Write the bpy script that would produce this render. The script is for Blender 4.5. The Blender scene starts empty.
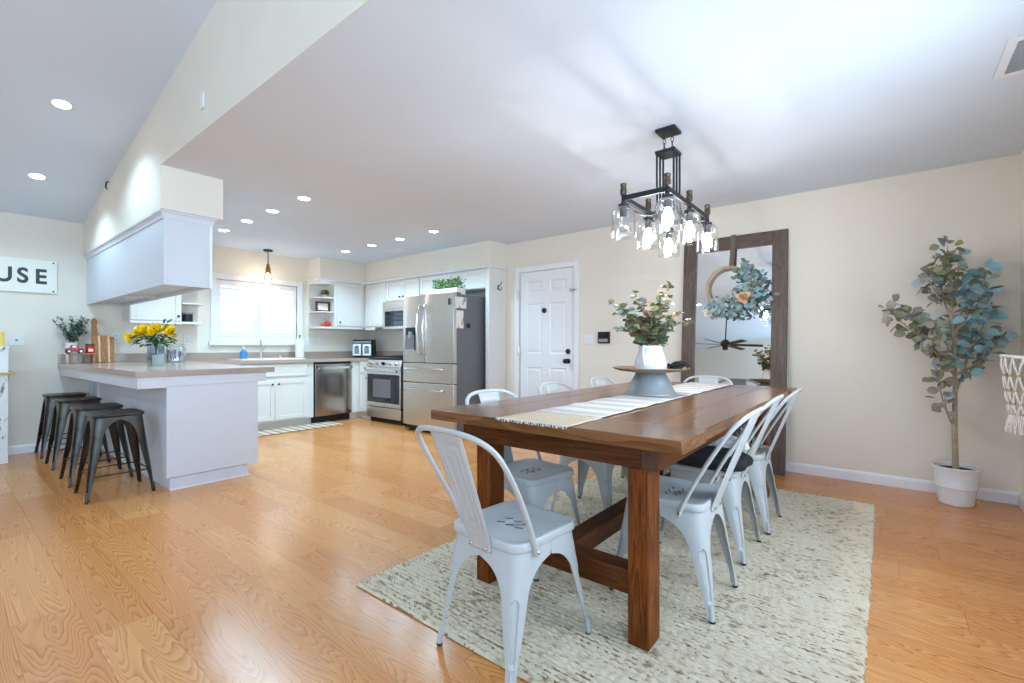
import bpy, bmesh, math, random
from mathutils import Vector, Matrix
random.seed(7)
PI = math.pi
SC = bpy.context.scene
COL = SC.collection

# ------------------------------------------------------------------ camera, world, daylight, fill lamps, exposure
cam_data = bpy.data.cameras.new('camera')
cam = bpy.data.objects.new('camera', cam_data); COL.objects.link(cam)
cam.location = (0, 0, 1.105)
cam.rotation_euler = (math.radians(90), 0, math.radians(38.75))
cam_data.sensor_fit = 'HORIZONTAL'; cam_data.sensor_width = 36
cam_data.lens = 466 / 1024 * 36
cam_data.shift_y = 4.5 / 1024
cam_data.clip_start = 0.02
SC.camera = cam

world = bpy.data.worlds.new('overcast_sky'); SC.world = world
world.use_nodes = True
bg = world.node_tree.nodes['Background']
bg.inputs[0].default_value = (0.70, 0.86, 1.0, 1)
bg.inputs[1].default_value = 1.15

SC.view_settings.view_transform = 'Standard'
SC.view_settings.look = 'None'
SC.view_settings.gamma = 1.0
SC.view_settings.use_curve_mapping = False
SC.view_settings.exposure = 0.92
SC.cycles.diffuse_bounces = 6
SC.cycles.glossy_bounces = 5
SC.cycles.transparent_max_bounces = 24
SC.cycles.sample_clamp_indirect = 6.0

def area(name, loc, rot, sx, sy, power, color=(1, 1, 1)):
    d = bpy.data.lights.new(name, 'AREA'); d.shape = 'RECTANGLE'; d.size = sx; d.size_y = sy
    d.energy = power; d.color = color
    o = bpy.data.objects.new(name, d); COL.objects.link(o); o.location = loc; o.rotation_euler = rot
    return o
DAY = (0.50, 0.77, 1.0)
area('ceiling_fill_patio_door', (0.0, -6.52, 1.25), (math.radians(150), 0, 0), 4.2, 2.2, 105, DAY)  # added lamp at the patio door, tilted up to fill the ceiling
area('ceiling_fill_side_window', (2.47, -2.2, 1.35), (0, math.radians(156), 0), 1.9, 4.0, 215, DAY)  # added lamp, aimed nearly straight up to brighten the vault
area('fill_dining_window', (0.83, 2.15, 1.45), (0, math.radians(95), 0), 1.2, 1.4, 42, (0.64, 0.83, 1.0))  # added fill lamp for dining area and kitchen, at an unseen window
area('daylight_kitchen_window', (-7.16, 2.92, 1.62), (0, math.radians(-150), 0), 0.8, 1.1, 3, DAY)
KITCHEN_CANS = [(x, y) for y in (2.108, 3.655) for x in (-4.10, -4.725, -5.32, -5.945)]
def can_lamp(x, y, z, power, color=(0.50, 0.80, 1.0)):
    d = bpy.data.lights.new('can_lamp', 'SPOT'); d.energy = power; d.color = color
    d.spot_size = math.radians(140); d.spot_blend = 0.6; d.shadow_soft_size = 0.05
    o = bpy.data.objects.new('can_lamp', d); COL.objects.link(o); o.location = (x, y, z)
for x, y in KITCHEN_CANS: can_lamp(x, y, 2.415, 32)
VZ = lambda x: 2.46 + 0.177 * (x + 6.95)
VAULT_CANS = [(-4.67, 0.594), (-5.96, 0.595), (-4.67, -1.6), (-5.96, -1.6), (-3.4, -1.6)]
for x, y in VAULT_CANS: can_lamp(x, y, VZ(x) - 0.04, 22)

# ------------------------------------------------------------------ materials
def nodes(name):
    m = bpy.data.materials.new(name); m.use_nodes = True
    nt = m.node_tree
    return m, nt, nt.nodes['Principled BSDF']
def N(nt, kind, **kw):
    n = nt.nodes.new(kind)
    for k, v in kw.items():
        if k.startswith('i_'): n.inputs[k[2:].replace('_', ' ')].default_value = v
        else: setattr(n, k, v)
    return n
def srgb(r, g, b):
    f = lambda c: (c / 255 / 12.92) if c / 255 <= 0.04045 else ((c / 255 + 0.055) / 1.055) ** 2.4
    return (f(r), f(g), f(b), 1)
def ramp(nt, stops):
    r = nt.nodes.new('ShaderNodeValToRGB')
    el = r.color_ramp.elements
    while len(el) < len(stops): el.new(0.5)
    for e, (p, c) in zip(el, stops): e.position = p; e.color = c
    return r
def math_node(nt, op, a, b=None):
    n = nt.nodes.new('ShaderNodeMath'); n.operation = op
    for i, v in enumerate((a, b)):
        if v is None: continue
        if isinstance(v, (int, float)): n.inputs[i].default_value = v
        else: nt.links.new(v, n.inputs[i])
    return n.outputs[0]
def simple(name, col, rough=0.5, metal=0.0, var=0.06, scale=20.0, bump=0.0, spec=0.5, bscale=None, emit=None, emit_s=0):
    """plain procedural material: a colour with a little noise in it, and optional fine bump"""
    m, nt, p = nodes(name)
    tc = N(nt, 'ShaderNodeTexCoord')
    nz = N(nt, 'ShaderNodeTexNoise'); nz.inputs['Scale'].default_value = scale; nz.inputs['Detail'].default_value = 4
    nt.links.new(tc.outputs['Object'], nz.inputs['Vector'])
    c = srgb(*col)
    lo = tuple(max(0, v * (1 - var)) for v in c[:3]) + (1,); hi = tuple(min(1, v * (1 + var)) for v in c[:3]) + (1,)
    r = ramp(nt, [(0.3, lo), (0.7, hi)])
    nt.links.new(nz.outputs['Fac'], r.inputs['Fac'])
    nt.links.new(r.outputs['Color'], p.inputs['Base Color'])
    p.inputs['Roughness'].default_value = rough; p.inputs['Metallic'].default_value = metal
    p.inputs['Specular IOR Level'].default_value = spec
    if bump:
        n2 = N(nt, 'ShaderNodeTexNoise'); n2.inputs['Scale'].default_value = bscale or scale * 6
        nt.links.new(tc.outputs['Object'], n2.inputs['Vector'])
        b = N(nt, 'ShaderNodeBump'); b.inputs['Strength'].default_value = bump; b.inputs['Distance'].default_value = 0.004
        nt.links.new(n2.outputs['Fac'], b.inputs['Height']); nt.links.new(b.outputs['Normal'], p.inputs['Normal'])
    if emit:
        p.inputs['Emission Color'].default_value = srgb(*emit); p.inputs['Emission Strength'].default_value = emit_s
    return m
def glass(name, tint=(1, 1, 1), refl=0.10, rough=0.02):
    m, nt, p = nodes(name); nt.nodes.remove(p)
    t = N(nt, 'ShaderNodeBsdfTransparent'); t.inputs[0].default_value = (*tint, 1)
    g = N(nt, 'ShaderNodeBsdfGlossy'); g.inputs['Roughness'].default_value = rough
    lw = N(nt, 'ShaderNodeLayerWeight'); lw.inputs['Blend'].default_value = 0.35
    f = math_node(nt, 'MULTIPLY_ADD', lw.outputs['Facing'], 0.75); f.node.inputs[2].default_value = refl * 0.5
    mx = N(nt, 'ShaderNodeMixShader')
    nt.links.new(f, mx.inputs[0]); nt.links.new(t.outputs[0], mx.inputs[1]); nt.links.new(g.outputs[0], mx.inputs[2])
    nt.links.new(mx.outputs[0], nt.nodes['Material Output'].inputs['Surface'])
    return m
def emitter(name, col, s):
    m, nt, p = nodes(name)
    p.inputs['Base Color'].default_value = srgb(*col)
    p.inputs['Emission Color'].default_value = srgb(*col); p.inputs['Emission Strength'].default_value = s
    return m

def wood_floor():
    m, nt, p = nodes('oak_laminate_planks')
    L = nt.links.new
    geo = N(nt, 'ShaderNodeNewGeometry'); sep = N(nt, 'ShaderNodeSeparateXYZ'); L(geo.outputs['Position'], sep.inputs[0])
    X, Y = sep.outputs[0], sep.outputs[1]
    W, LEN = 0.192, 1.25
    yr = math_node(nt, 'DIVIDE', Y, W); row = math_node(nt, 'FLOOR', yr); fy = math_node(nt, 'FRACT', yr)
    wn = N(nt, 'ShaderNodeTexWhiteNoise', noise_dimensions='1D'); L(row, wn.inputs['W'])
    xs = math_node(nt, 'ADD', math_node(nt, 'DIVIDE', X, LEN), wn.outputs['Value'])
    col = math_node(nt, 'FLOOR', xs); fx = math_node(nt, 'FRACT', xs)
    cmb = N(nt, 'ShaderNodeCombineXYZ'); L(row, cmb.inputs[0]); L(col, cmb.inputs[1])
    wn2 = N(nt, 'ShaderNodeTexWhiteNoise', noise_dimensions='2D'); L(cmb.outputs[0], wn2.inputs['Vector'])
    rnd = wn2.outputs['Value']
    # cathedral grain: iso-lines of a stretched noise field, its own offset on each plank
    gv = N(nt, 'ShaderNodeCombineXYZ')
    L(math_node(nt, 'MULTIPLY', X, 0.85), gv.inputs[0]); L(math_node(nt, 'MULTIPLY', Y, 7.5), gv.inputs[1])
    L(math_node(nt, 'MULTIPLY', rnd, 37.0), gv.inputs[2])
    g1 = N(nt, 'ShaderNodeTexNoise'); g1.inputs['Scale'].default_value = 1.0; g1.inputs['Detail'].default_value = 2.2; g1.inputs['Roughness'].default_value = 0.35; g1.inputs['Distortion'].default_value = 0.35
    L(gv.outputs[0], g1.inputs['Vector'])
    rings = math_node(nt, 'FRACT', math_node(nt, 'MULTIPLY', g1.outputs['Fac'], 42.0))
    line = math_node(nt, 'POWER', rings, 2.2)
    fv = N(nt, 'ShaderNodeCombineXYZ'); L(math_node(nt, 'MULTIPLY', X, 6.0), fv.inputs[0]); L(math_node(nt, 'MULTIPLY', Y, 130.0), fv.inputs[1]); L(math_node(nt, 'MULTIPLY', rnd, 11.0), fv.inputs[2])
    fine = N(nt, 'ShaderNodeTexNoise'); fine.inputs['Scale'].default_value = 1.0; fine.inputs['Detail'].default_value = 3; L(fv.outputs[0], fine.inputs['Vector'])
    base = ramp(nt, [(0.0, srgb(206, 136, 76)), (0.5, srgb(215, 147, 86)), (1.0, srgb(222, 158, 98))])
    L(rnd, base.inputs[0])
    dark = N(nt, 'ShaderNodeMix', data_type='RGBA', blend_type='MULTIPLY'); dark.inputs[7].default_value = (0.56, 0.42, 0.33, 1)
    amt = math_node(nt, 'MULTIPLY', line, math_node(nt, 'MULTIPLY_ADD', fine.outputs['Fac'], 1.5))
    amt.node.inputs[1].links[0].from_node.inputs[2].default_value = 0.0
    L(amt, dark.inputs[0]); L(base.outputs[0], dark.inputs[6])
    gap = math_node(nt, 'MAXIMUM', math_node(nt, 'LESS_THAN', fy, 0.009), math_node(nt, 'LESS_THAN', fx, 0.0016))
    seam = N(nt, 'ShaderNodeMix', data_type='RGBA', blend_type='MULTIPLY'); seam.inputs[7].default_value = (0.5, 0.4, 0.33, 1)
    L(math_node(nt, 'MULTIPLY', gap, 0.8), seam.inputs[0]); L(dark.outputs[2], seam.inputs[6])
    L(seam.outputs[2], p.inputs['Base Color'])
    L(math_node(nt, 'MULTIPLY_ADD', fine.outputs['Fac'], 0.12), p.inputs['Roughness'])
    p.inputs['Roughness'].links[0].from_node.inputs[2].default_value = 0.15
    p.inputs['Specular IOR Level'].default_value = 0.45
    b = N(nt, 'ShaderNodeBump'); b.inputs['Strength'].default_value = 0.12; b.inputs['Distance'].default_value = 0.002
    L(math_node(nt, 'SUBTRACT', fine.outputs['Fac'], math_node(nt, 'MULTIPLY', gap, 2.0)), b.inputs['Height']); L(b.outputs[0], p.inputs['Normal'])
    return m
def timber(name, lo, hi, axis=1, rough=0.4, scale=1.0, knots=True, bump=0.08, spec=0.5):
    """stained boards: streaks along one axis, rings and knots"""
    m, nt, p = nodes(name); L = nt.links.new
    tc = N(nt, 'ShaderNodeTexCoord'); mp = N(nt, 'ShaderNodeMapping')
    s = [9 * scale] * 3; s[axis] = 0.9 * scale; mp.inputs['Scale'].default_value = s
    L(tc.outputs['Object'], mp.inputs['Vector'])
    n1 = N(nt, 'ShaderNodeTexNoise'); n1.inputs['Scale'].default_value = 1.3; n1.inputs['Detail'].default_value = 2; n1.inputs['Distortion'].default_value = 0.6; L(mp.outputs[0], n1.inputs['Vector'])
    rg = math_node(nt, 'FRACT', math_node(nt, 'MULTIPLY', n1.outputs['Fac'], 9.0))
    n2 = N(nt, 'ShaderNodeTexNoise'); n2.inputs['Scale'].default_value = 9.0; n2.inputs['Detail'].default_value = 5; L(mp.outputs[0], n2.inputs['Vector'])
    f = math_node(nt, 'MULTIPLY_ADD', rg, 0.34); L(math_node(nt, 'MULTIPLY', n2.outputs['Fac'], 0.75), f.node.inputs[2])
    r = ramp(nt, [(0.2, srgb(*hi)), (0.85, srgb(*lo))]); L(f, r.inputs[0])
    out = r.outputs[0]
    if knots:
        v = N(nt, 'ShaderNodeTexVoronoi'); v.inputs['Scale'].default_value = 3.0
        mp2 = N(nt, 'ShaderNodeMapping'); s2 = [1.6] * 3; s2[axis] = 0.9; mp2.inputs['Scale'].default_value = s2
        L(tc.outputs['Object'], mp2.inputs['Vector']); L(mp2.outputs[0], v.inputs['Vector'])
        k = ramp(nt, [(0.02, (1, 1, 1, 1)), (0.09, (0, 0, 0, 1))]); L(v.outputs['Distance'], k.inputs[0])
        mx = N(nt, 'ShaderNodeMix', data_type='RGBA', blend_type='MULTIPLY'); mx.inputs[7].default_value = (0.4, 0.33, 0.28, 1)
        L(math_node(nt, 'MULTIPLY', k.outputs[0], 0.8), mx.inputs[0]); L(out, mx.inputs[6]); out = mx.outputs[2]
    L(out, p.inputs['Base Color']); p.inputs['Roughness'].default_value = rough; p.inputs['Specular IOR Level'].default_value = spec
    b = N(nt, 'ShaderNodeBump'); b.inputs['Strength'].default_value = bump; b.inputs['Distance'].default_value = 0.003
    L(n2.outputs['Fac'], b.inputs['Height']); L(b.outputs[0], p.inputs['Normal'])
    return m
def brushed(name, col, axis=2, rough=0.28):
    m, nt, p = nodes(name); L = nt.links.new
    tc = N(nt, 'ShaderNodeTexCoord'); mp = N(nt, 'ShaderNodeMapping')
    s = [160.0] * 3; s[axis] = 2.0; mp.inputs['Scale'].default_value = s; L(tc.outputs['Object'], mp.inputs['Vector'])
    n = N(nt, 'ShaderNodeTexNoise'); n.inputs['Scale'].default_value = 1.0; n.inputs['Detail'].default_value = 3; L(mp.outputs[0], n.inputs['Vector'])
    c = srgb(*col); r = ramp(nt, [(0.3, tuple(v * .93 for v in c[:3]) + (1,)), (0.7, c)]); L(n.outputs['Fac'], r.inputs[0])
    L(r.outputs[0], p.inputs['Base Color']); p.inputs['Metallic'].default_value = 1
    L(math_node(nt, 'MULTIPLY_ADD', n.outputs['Fac'], 0.1), p.inputs['Roughness'])
    p.inputs['Roughness'].links[0].from_node.inputs[2].default_value = rough
    return m
def rug_mat():
    m, nt, p = nodes('woven_jute'); L = nt.links.new
    tc = N(nt, 'ShaderNodeTexCoord')
    mp = N(nt, 'ShaderNodeMapping'); mp.inputs['Scale'].default_value = (22, 75, 1); L(tc.outputs['Object'], mp.inputs['Vector'])
    n = N(nt, 'ShaderNodeTexNoise'); n.inputs['Scale'].default_value = 1.0; n.inputs['Detail'].default_value = 3; L(mp.outputs[0], n.inputs['Vector'])
    n2 = N(nt, 'ShaderNodeTexNoise'); n2.inputs['Scale'].default_value = 3.5; n2.inputs['Detail'].default_value = 2; L(tc.outputs['Object'], n2.inputs['Vector'])
    f = math_node(nt, 'MULTIPLY_ADD', n.outputs['Fac'], 0.8); L(math_node(nt, 'MULTIPLY', n2.outputs['Fac'], 0.3), f.node.inputs[2])
    r = ramp(nt, [(0.34, srgb(126, 104, 76)), (0.42, srgb(176, 158, 132)), (0.52, srgb(212, 196, 172)), (0.8, srgb(224, 211, 190))]); L(f, r.inputs[0])
    L(r.outputs[0], p.inputs['Base Color']); p.inputs['Roughness'].default_value = 0.95; p.inputs['Specular IOR Level'].default_value = 0.1
    return m
def distressed(name, base, wear, amount=0.6):
    m, nt, p = nodes(name); L = nt.links.new
    tc = N(nt, 'ShaderNodeTexCoord'); n = N(nt, 'ShaderNodeTexNoise'); n.inputs['Scale'].default_value = 14; n.inputs['Detail'].default_value = 8; n.inputs['Roughness'].default_value = 0.7
    mp = N(nt, 'ShaderNodeMapping'); mp.inputs['Scale'].default_value = (1.5, 1.5, 0.5); L(tc.outputs['Object'], mp.inputs[0]); L(mp.outputs[0], n.inputs['Vector'])
    r = ramp(nt, [(amount, srgb(*base)), (amount + .05, srgb(*wear))]); L(n.outputs['Fac'], r.inputs[0]); L(r.outputs[0], p.inputs['Base Color']); p.inputs['Roughness'].default_value = 0.7
    return m
def stripes(name, a, b, axis, freq, duty=0.5, rough=0.9, third=None):
    m, nt, p = nodes(name); L = nt.links.new
    tc = N(nt, 'ShaderNodeTexCoord'); sp = N(nt, 'ShaderNodeSeparateXYZ'); L(tc.outputs['Object'], sp.inputs[0])
    f = math_node(nt, 'FRACT', math_node(nt, 'MULTIPLY', sp.outputs[axis], freq))
    nz = N(nt, 'ShaderNodeTexNoise'); nz.inputs['Scale'].default_value = 90; L(tc.outputs['Object'], nz.inputs['Vector'])
    f2 = math_node(nt, 'ADD', f, math_node(nt, 'MULTIPLY', math_node(nt, 'SUBTRACT', nz.outputs['Fac'], 0.5), 0.25))
    st = [(duty - 0.06, srgb(*a)), (duty + 0.06, srgb(*b))]
    if third: st.append((0.93, srgb(*third)))
    r = ramp(nt, st); L(f2, r.inputs[0])
    L(r.outputs[0], p.inputs['Base Color']); p.inputs['Roughness'].default_value = rough
    bp = N(nt, 'ShaderNodeBump'); bp.inputs['Strength'].default_value = 0.3; bp.inputs['Distance'].default_value = 0.003
    L(nz.outputs['Fac'], bp.inputs['Height']); L(bp.outputs[0], p.inputs['Normal'])
    return m

M = dict(
    floor=wood_floor(),
    wall=simple('beige_wall_paint', (227, 219, 207), 0.8, var=0.015, scale=3, bump=0.12, bscale=120, spec=0.2),
    ceil=simple('white_ceiling_paint', (216, 224, 236), 0.9, var=0.01, scale=3, bump=0.15, bscale=90, spec=0.1),
    trim=simple('white_trim_paint', (232, 232, 236), 0.4, var=0.01),
    cab=simple('white_cabinet_paint', (222, 219, 215), 0.38, var=0.012),
    pgrey=simple('pale_grey_cabinet_paint', (208, 211, 220), 0.42, var=0.012),
    counter=simple('taupe_solid_countertop', (170, 150, 139), 0.16, var=0.09, scale=160),
    rim=simple('blush_sink_enamel', (232, 214, 200), 0.2, var=0.02),
    chair=simple('pale_grey_enamelled_steel', (186, 189, 190), 0.34, var=0.03, scale=8, bump=0.02),
    rubber=simple('black_rubber', (28, 28, 28), 0.6),
    gun=simple('gunmetal_steel', (68, 65, 62), 0.32, 0.9, var=0.4, scale=6),
    tabletop=timber('stained_pine_top', (92, 54, 28), (146, 98, 58), 1, 0.22, 0.8, bump=0.012),
    tableend=timber('stained_pine_breadboard', (88, 52, 26), (142, 94, 54), 0, 0.22, 0.8, bump=0.012),
    tableleg=timber('stained_pine_leg', (62, 24, 2), (138, 72, 16), 2, 0.5, 1.0, spec=.25),
    tablex=timber('stained_pine_rail', (54, 24, 3), (104, 54, 14), 0, 0.5, 1.0, spec=.25),
    tabley=timber('stained_pine_beam', (54, 24, 3), (104, 54, 14), 1, 0.5, 1.0, spec=.25),
    endgrain=simple('stained_end_grain', (78, 48, 28), 0.6, var=0.3, scale=60),
    frame_v=timber('dark_rustic_frame_upright', (70, 58, 52), (112, 94, 82), 2, 0.6, 0.9),
    frame_h=timber('dark_rustic_frame_rail', (74, 60, 52), (114, 96, 84), 0, 0.6, 0.9),
    rug=rug_mat(), gap_shade=simple('tan_gap_shade', (146, 124, 96), 0.95, var=0.25, scale=40, spec=0.1),  # second tone is shade painted into the rug's row gaps
    steel=brushed('brushed_stainless', (205, 198, 190), 2),
    steelh=brushed('brushed_stainless_horizontal', (208, 203, 197), 0),
    steely=brushed('brushed_dishwasher_steel', (200, 192, 185), 2, 0.16),
    chrome=simple('polished_steel', (215, 215, 215), 0.15, 1.0, var=0.02),
    fridgeside=simple('grey_textured_fridge_side', (112, 112, 116), 0.5, 0.2, var=0.04, scale=60),
    black=simple('black_metal', (32, 32, 34), 0.4, 0.3),
    blackmatte=simple('matte_black', (26, 26, 28), 0.75),
    blackglass=simple('black_glass', (18, 22, 26), 0.06, var=0.02),
    white=simple('white_glaze', (226, 228, 231), 0.25, var=0.01),
    whitematte=simple('white_plastic', (228, 228, 228), 0.45, var=0.01),
    galv=simple('galvanised_metal', (160, 166, 170), 0.45, 0.55, var=0.15, scale=9),
    rust=simple('rusty_tan_rim', (150, 122, 96), 0.6, 0.3, var=0.25, scale=14),
    brass=simple('aged_brass', (160, 120, 66), 0.35, 0.9),
    bronze=simple('worn_bronze_cap', (96, 82, 70), 0.4, 0.8, var=0.2),
    iron=simple('dark_iron', (52, 54, 58), 0.45, 0.7),
    glass=glass('clear_glass', (0.97, 0.98, 0.99), 0.2),
    tintglass=glass('smoky_vase_glass', (0.72, 0.80, 0.84), 0.16),
    mirror=simple('silvered_mirror', (236, 240, 240), 0.0, 1.0, var=0.0),
    bulb=emitter('lit_bulb', (255, 238, 214), 30.0),
    bulboff=glass('unlit_bulb_glass', (0.96, 0.95, 0.93), 0.2),
    canlens=emitter('lit_can_lens', (255, 250, 242), 14.0),
    bark=simple('grey_brown_bark', (168, 152, 132), 0.9, var=0.2, scale=30, bump=0.3),
    soil=simple('dark_potting_soil', (64, 54, 46), 0.95, var=0.4, scale=60, bump=0.6),
    leaf_olive=simple('olive_leaf', (138, 138, 108), 0.6, var=0.2, scale=9),
    leaf_taupe=simple('taupe_leaf', (150, 141, 130), 0.6, var=0.2, scale=9),
    leaf_teal=simple('teal_leaf', (140, 186, 194), 0.55, var=0.15, scale=9),
    leaf_grey=simple('blue_grey_leaf', (146, 162, 166), 0.6, var=0.15, scale=9),
    leaf_euc=simple('eucalyptus_green_leaf', (116, 130, 114), 0.6, var=0.2, scale=12),
    leaf_blush=simple('blush_tipped_leaf', (158, 128, 98), 0.6, var=0.2, scale=12),
    leaf_lime=simple('lime_leaf', (126, 132, 76), 0.6, var=0.2, scale=12),
    green=simple('bright_green_leaf', (88, 128, 58), 0.6, var=0.3, scale=25),
    dgreen=simple('deep_green_leaf', (52, 84, 50), 0.55, var=0.3, scale=25),
    twig=simple('dark_twig', (38, 34, 32), 0.8),
    yellow=simple('yellow_petal', (252, 212, 24), 0.5, var=0.1),
    peach=simple('peach_petal', (232, 196, 158), 0.6, var=0.1),
    cream=simple('cream_petal', (234, 222, 208), 0.7, var=0.06),
    red=simple('red_enamel', (186, 30, 34), 0.3),
    redp=simple('red_fruit_paint', (196, 62, 48), 0.4),
    blue=simple('blue_soap', (62, 120, 176), 0.2),
    acacia=timber('acacia_strip', (118, 72, 38), (186, 128, 78), 2, 0.4, 1.6, knots=False),
    maple=timber('maple_strip', (206, 166, 116), (232, 202, 160), 2, 0.4, 1.6, knots=False),
    rattan=simple('natural_hoop_wood', (186, 164, 136), 0.6, var=0.15),
    ribbon=simple('taupe_ribbon', (112, 98, 88), 0.8),
    rope=simple('undyed_cotton_cord', (226, 220, 210), 0.95, var=0.08, scale=40, bump=0.4),
    runner=stripes('striped_runner_weave', (216, 213, 210), (192, 187, 182), 1, 6.0),
    runtan=simple('tan_runner_end', (204, 186, 160), 0.95, var=0.1, scale=60, bump=0.4),
    mat=stripes('striped_kitchen_mat', (206, 190, 172), (158, 134, 110), 1, 9.0),
    bagblack=simple('black_quilted_fabric', (20, 20, 24), 0.8, var=0.2, scale=50, bump=0.3),
    fluff=simple('white_fleece', (232, 230, 226), 0.95, var=0.06, scale=40, bump=0.7),
    paint_old=distressed('chipped_white_paint', (232, 232, 230), (140, 132, 122), 0.58),
    plank=timber('raw_pine_plank', (176, 140, 100), (214, 182, 140), 1, 0.6),
    lettering=simple('charcoal_lettering', (62, 66, 70), 0.7),
    signwhite=simple('antique_white_board', (234, 233, 224), 0.7, var=0.03),
    yellowplastic=simple('yellow_card', (236, 206, 96), 0.6),
    photo=distressed('floral_card_print', (236, 232, 228), (150, 110, 96), 0.56),
    candy=distressed('speckled_candy', (205, 203, 202), (60, 64, 78), 0.52),
    wax=simple('candle_wax', (246, 232, 200), 0.5, emit=(255, 214, 150), emit_s=0.25),
    greyglass=simple('sage_grey_candle_glass', (150, 164, 160), 0.15),
    vent_dark=simple('grey_vent_slats', (150, 153, 158), 0.6),
    purple=simple('lilac_spice_jar', (176, 168, 196), 0.4),
    terracotta=simple('tan_pot', (196, 158, 130), 0.7),
)

# ------------------------------------------------------------------ mesh building
class MB:
    def __init__(s): s.v = []; s.f = []; s.m = []; s.mats = []
    def mi(s, mat):
        mat = M[mat] if isinstance(mat, str) else mat
        if mat not in s.mats: s.mats.append(mat)
        return s.mats.index(mat)
    def add(s, vs, fs, mat):
        k = len(s.v); i = s.mi(mat)
        s.v += [tuple(p) for p in vs]; s.f += [tuple(k + q for q in f) for f in fs]; s.m += [i] * len(fs)
        return s
    def box(s, a, b, mat, rot=None, at=None):
        x0, y0, z0 = a; x1, y1, z1 = b
        vs = [Vector(p) for p in ((x0, y0, z0), (x1, y0, z0), (x1, y1, z0), (x0, y1, z0), (x0, y0, z1), (x1, y0, z1), (x1, y1, z1), (x0, y1, z1))]
        if rot is not None:
            vs = [rot @ v for v in vs]
        if at is not None: vs = [v + Vector(at) for v in vs]
        return s.add(vs, [(3, 2, 1, 0), (4, 5, 6, 7), (0, 1, 5, 4), (1, 2, 6, 5), (2, 3, 7, 6), (3, 0, 4, 7)], mat)
    def loft(s, rings, mat, cap=True, close=True):
        n = len(rings[0]); vs = [p for r in rings for p in r]; fs = []
        for i in range(len(rings) - 1):
            for j in range(n if close else n - 1):
                a = i * n + j; b = i * n + (j + 1) % n
                fs.append((a, b, b + n, a + n))
        if cap and close:
            fs.append(tuple(reversed(range(n)))); fs.append(tuple((len(rings) - 1) * n + j for j in range(n)))
        return s.add(vs, fs, mat)
    def lathe(s, prof, mat, c=(0, 0, 0), n=32, cap=True, sx=1, sy=1, rot=None):
        rings = []
        for r, z in prof:
            ring = [Vector((r * sx * math.cos(2 * PI * k / n), r * sy * math.sin(2 * PI * k / n), z)) for k in range(n)]
            if rot is not None: ring = [rot @ p for p in ring]
            rings.append([p + Vector(c) for p in ring])
        return s.loft(rings, mat, cap)
    def tube(s, pts, r, mat, n=10, cap=True, flat=1.0):
        pts = [Vector(p) for p in pts]; rs = r if isinstance(r, (list, tuple)) else [r] * len(pts)
        t0 = (pts[1] - pts[0]).normalized()
        up = Vector((0, 0, 1)) if abs(t0.z) < 0.9 else Vector((1, 0, 0))
        u = t0.cross(up).normalized(); rings = []
        for i, p in enumerate(pts):
            t = ((pts[i + 1] - p) if i == 0 else (p - pts[i - 1]) if i == len(pts) - 1 else (pts[i + 1] - pts[i - 1])).normalized()
            u = (u - t * u.dot(t)).normalized(); w = t.cross(u)
            rings.append([p + u * math.cos(2 * PI * k / n) * rs[i] + w * math.sin(2 * PI * k / n) * rs[i] * flat for k in range(n)])
        return s.loft(rings, mat, cap)
    def sphere(s, c, r, mat, n=16, sz=1.0):
        return s.lathe([(max(1e-4, r * math.sin(PI * k / 10)), -r * sz * math.cos(PI * k / 10)) for k in range(11)], mat, c, n)
    def leaf(s, p, d, nrm, L, W, mat, curl=0.15):
        d = Vector(d).normalized(); nrm = Vector(nrm); sd = d.cross(nrm)
        if sd.length < 1e-4: sd = d.cross(Vector((0.3, 0.5, 0.8)))
        sd.normalize(); nn = sd.cross(d).normalized(); p = Vector(p)
        prof = [(0, 0.06), (0.22, 0.72), (0.5, 1.0), (0.78, 0.74), (1.0, 0.06)]
        vs = []
        for t, w in prof:
            b = p + d * L * t - nn * curl * L * t * t
            vs += [b - sd * W * .5 * w + nn * W * .12 * w, b, b + sd * W * .5 * w + nn * W * .12 * w]
        fs = []
        for i in range(4):
            a = i * 3
            fs += [(a, a + 1, a + 4, a + 3), (a + 1, a + 2, a + 5, a + 4)]
        return s.add(vs, fs, mat)
    def build(s, name, parent=None, bevel=0.0, smooth=True, loc=None, ang=35, solid=0.0, seg=2):
        off = Vector((0, 0, 0))
        o_ = parent
        while o_ is not None: off += Vector(o_.location); o_ = o_.parent
        if loc is not None: off += Vector(loc)
        me = bpy.data.meshes.new(name)
        me.from_pydata([Vector(p) - off for p in s.v], [], s.f)
        for m in s.mats: me.materials.append(m)
        me.polygons.foreach_set('material_index', s.m)
        bm = bmesh.new(); bm.from_mesh(me); bmesh.ops.recalc_face_normals(bm, faces=bm.faces); bm.to_mesh(me); bm.free()
        if smooth:
            me.shade_smooth(); me.set_sharp_from_angle(angle=math.radians(ang))
        me.update()
        o = bpy.data.objects.new(name, me); COL.objects.link(o)
        if loc is not None: o.location = loc
        if parent is not None: o.parent = parent
        if bevel:
            b = o.modifiers.new('bevel', 'BEVEL'); b.width = bevel; b.segments = seg; b.limit_method = 'ANGLE'; b.angle_limit = math.radians(40); b.harden_normals = False
        if solid:
            m_ = o.modifiers.new('solid', 'SOLIDIFY'); m_.thickness = solid; m_.offset = -1
        return o

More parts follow.
